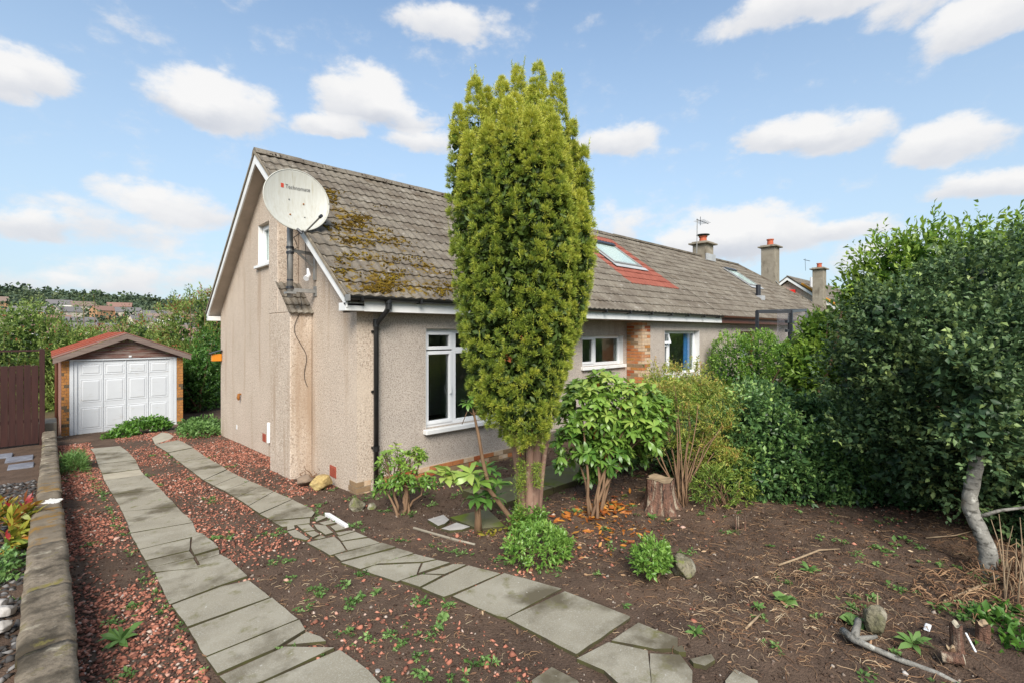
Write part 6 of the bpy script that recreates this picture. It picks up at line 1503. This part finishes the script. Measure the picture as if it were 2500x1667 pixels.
# weeds: small rosettes nobody would count
def weeds(name, label, q, seed, s=(.015,.04), nl=8, m='weed'):
    r = np.random.default_rng(seed); q = q[~inpoly_strip(q)]; n = len(q); P = np.column_stack([q, 0*q[:,0]]); P[:,2] = gh(P) + .006
    D = np.tile([0,0,1.], (n,1)) + r.normal(0,.2,(n,3)); PP, DD = rosettes(P, D, nl, r, .45, .3); sz = np.repeat(r.uniform(*s,n), nl)*r.uniform(.6,1.2,len(PP))
    PP = PP + DD*(sz*.5)[:,None]*r.uniform(0,1,(len(PP),1)) + [0,0,.004]
    o = leaves(name, PP, DD, sz, np.repeat(r.normal(.5,.2,n),nl), leafT(.55,.1,.2), MT[m], None, roll=.3, seed=seed, stuff=True); tag(o, label, 'weeds')
def clus(n, k, sd, reg, seed):
    r = np.random.default_rng(seed); c = np.stack([r.uniform(reg[0],reg[1],n), r.uniform(reg[2],reg[3],n)],1); return np.repeat(c,k,0) + r.normal(0,sd,(n*k,2))
weeds('weeds', 'small green weeds sprouting over the dug bed', np.concatenate([clus(44,5,.045,(.0,4.6,-6.2,-2.2),1), clus(60,2,.02,(-.2,5,-6.3,-2),2)]), 1)
weeds('weeds', 'small green weeds sprouting among the red chippings', np.concatenate([clus(46,8,.045,(-3.0,-.7,-4.6,6),3), clus(22,7,.06,(-.9,1.0,-1.6,.6),4), clus(26,6,.035,(-1.8,-.6,-4.8,-1.5),8)]), 2)
gr = []
rr = np.random.default_rng(6)
for yy_ in np.arange(-4,6,.12):
    for xx in (np.interp(yy_,[-4,-2,0,6],[-2.44,-2.44,-2.5,-2.64]), np.interp(yy_,[-4.8,-3.6,-2.6,-1.6,-.4,1.6,6],[.15,.08,-.22,-.52,-.69,-.87,-1.17])):
        if rr.uniform() < .55: gr += [(xx + rr.normal(0,.03) , yy_ + rr.normal(0,.05)) for _ in range(5)]
weeds('edge_weeds', 'thin line of weeds creeping along the slab edges', np.array(gr), 5, (.012,.028))
cr_ = np.concatenate([clus(9,6,.07,(1.3,3.0,-6.6,-5.6),12)]); weeds('corner_weeds', 'leafier weeds in the bottom right part of the bed', cr_, 7, (.03,.065), 6)
for i, (px, py, s, lab, tb_) in enumerate(((295,1565,.14,'dandelion rosette in the red chippings by the low wall',.45),(1918,1470,.10,'broad leaved seedling standing in the dug bed',.7),(1975,1395,.09,'dandelion rosette near the long reddish stick',.5),(1698,1548,.07,'upright nettle like seedling at the right end of the slabs',.45),(920,1450,.06,'small pale weed rosette between the strips, farther one',.6),(1080,1508,.065,'round pale leaved weed beside the large slab',.85),(1850,1505-20,.06,'low leafy weed behind the crooked pale twig',.5),(1590,1265,.08,'grassy weed tuft right of the stump',.5),(2230,1575,.12,'tall leafy weed by the pruned branch',.6),(2080,1520,.08,'clover like weed left of the pale stone',.6))):
    x, y = G(px, py); w_ = thing('weed_plant', lab, 'weed', (x, y, gsl(y))); n = 14
    r = np.random.default_rng(200+i); PP, DD = rosettes(np.array([[x,y,gsl(y)+.01]]), np.array([[0,0,1.]]), n, r, .5, .35)
    leaves('leaves', PP, DD, r.uniform(.6,1.1,n)*s, np.full(n, tb_) + r.normal(0,.08,n), leafT(.30 if i not in (1,5,9) else .75,.1,.25,'long'), MT['weed'], w_, roll=.2, seed=i)
# moss cushions on the roof tiles
r = np.random.default_rng(15); n = 26000; q = np.stack([r.uniform(-.27,2.0,n), r.uniform(-.24,2.9,n)], 1)
f = np.full(n, -9.)
for (cx, cy, rx, ry) in MOSS: f = np.maximum(f, 1 - ((q[:,0]-cx)/rx)**2 - ((q[:,1]-cy)/ry)**2)
ok = (np.maximum(f,-1.6)*.28 + vnoise(np.column_stack([q,0*q[:,0]]), 13, 16, 4)*.9 + r.normal(0,.22,n)) > .52
q = q[ok]; sfr = ((q[:,1] + .25)/math.cos(PITCH) + .03) % GAU
P = np.column_stack([q, Z0 + SL*(q[:,1]-YE) + .055 - sfr*.085])
MT['moss'] = tintmat('roof_moss', [(0,(.05,.028,.006)),(.5,(.125,.08,.012)),(1,(.24,.18,.02))], .95, 0, .05)
print('moss', len(P))
scatter_chips('roof_moss', P, r.uniform(.008,.024,len(P)), np.clip(.45 + vnoise(P,9,3)*.3 + r.normal(0,.15,len(P)),0,1), MT['moss'], seed=18, flat=.7, parent=house)
# moss along the ridge
n = 1500; q = np.stack([r.uniform(-.25,11,n), YR + r.normal(0,.09,n)], 1); P = np.column_stack([q, rz(YR) + .055 - np.abs(q[:,1]-YR)*.55]); ok = vnoise(P,4,8) > -.1; P = P[ok]
scatter_chips('ridge_lichen', P, r.uniform(.008,.026,len(P)), r.uniform(0,.5,len(P)), MT['crumb'], seed=19, flat=.6, parent=house)
# bits by the house corner
db = thing('dead_roots', 'tangle of dead brown roots at the foot of the chimney breast', 'roots', (-.15, 1.3, 0))
mb = MB(); rr = random.Random(9)
for k in range(8):
    a = Vector((-.12 + rr.uniform(-.08,.08), 1.35 + rr.uniform(-.1,.1), .0)); p = [a]
    for j in range(4): p.append(p[-1] + Vector((rr.uniform(-.06,.06), rr.uniform(-.06,.06), rr.uniform(-.01,.08))))
    mb.tube(p, [.012,.01,.008,.005,.003], 5)
mb.build('roots', MT['bark'], db)['kind'] = 'stuff'
x, y = G(2265,1540); lit = MB().box(x-.05,x+.05,y-.015,y+.02,gsl(y)+.02,gsl(y)+.032).build('wrapper', MT['upvc'], None, bevel=.005); lit.rotation_euler = (0,0,0); tag(lit, 'scrap of white litter among weeds below the holly', 'litter')
x, y = G(2372,1605); o = MB().tube([(x-.03,y-.02,gsl(y)+.06),(x+.05,y+.03,gsl(y)+.12)], .006, 6).build('plastic_tube', MT['upvc'], None); tag(o, 'short white plastic tube poking from the corner undergrowth', 'tube')
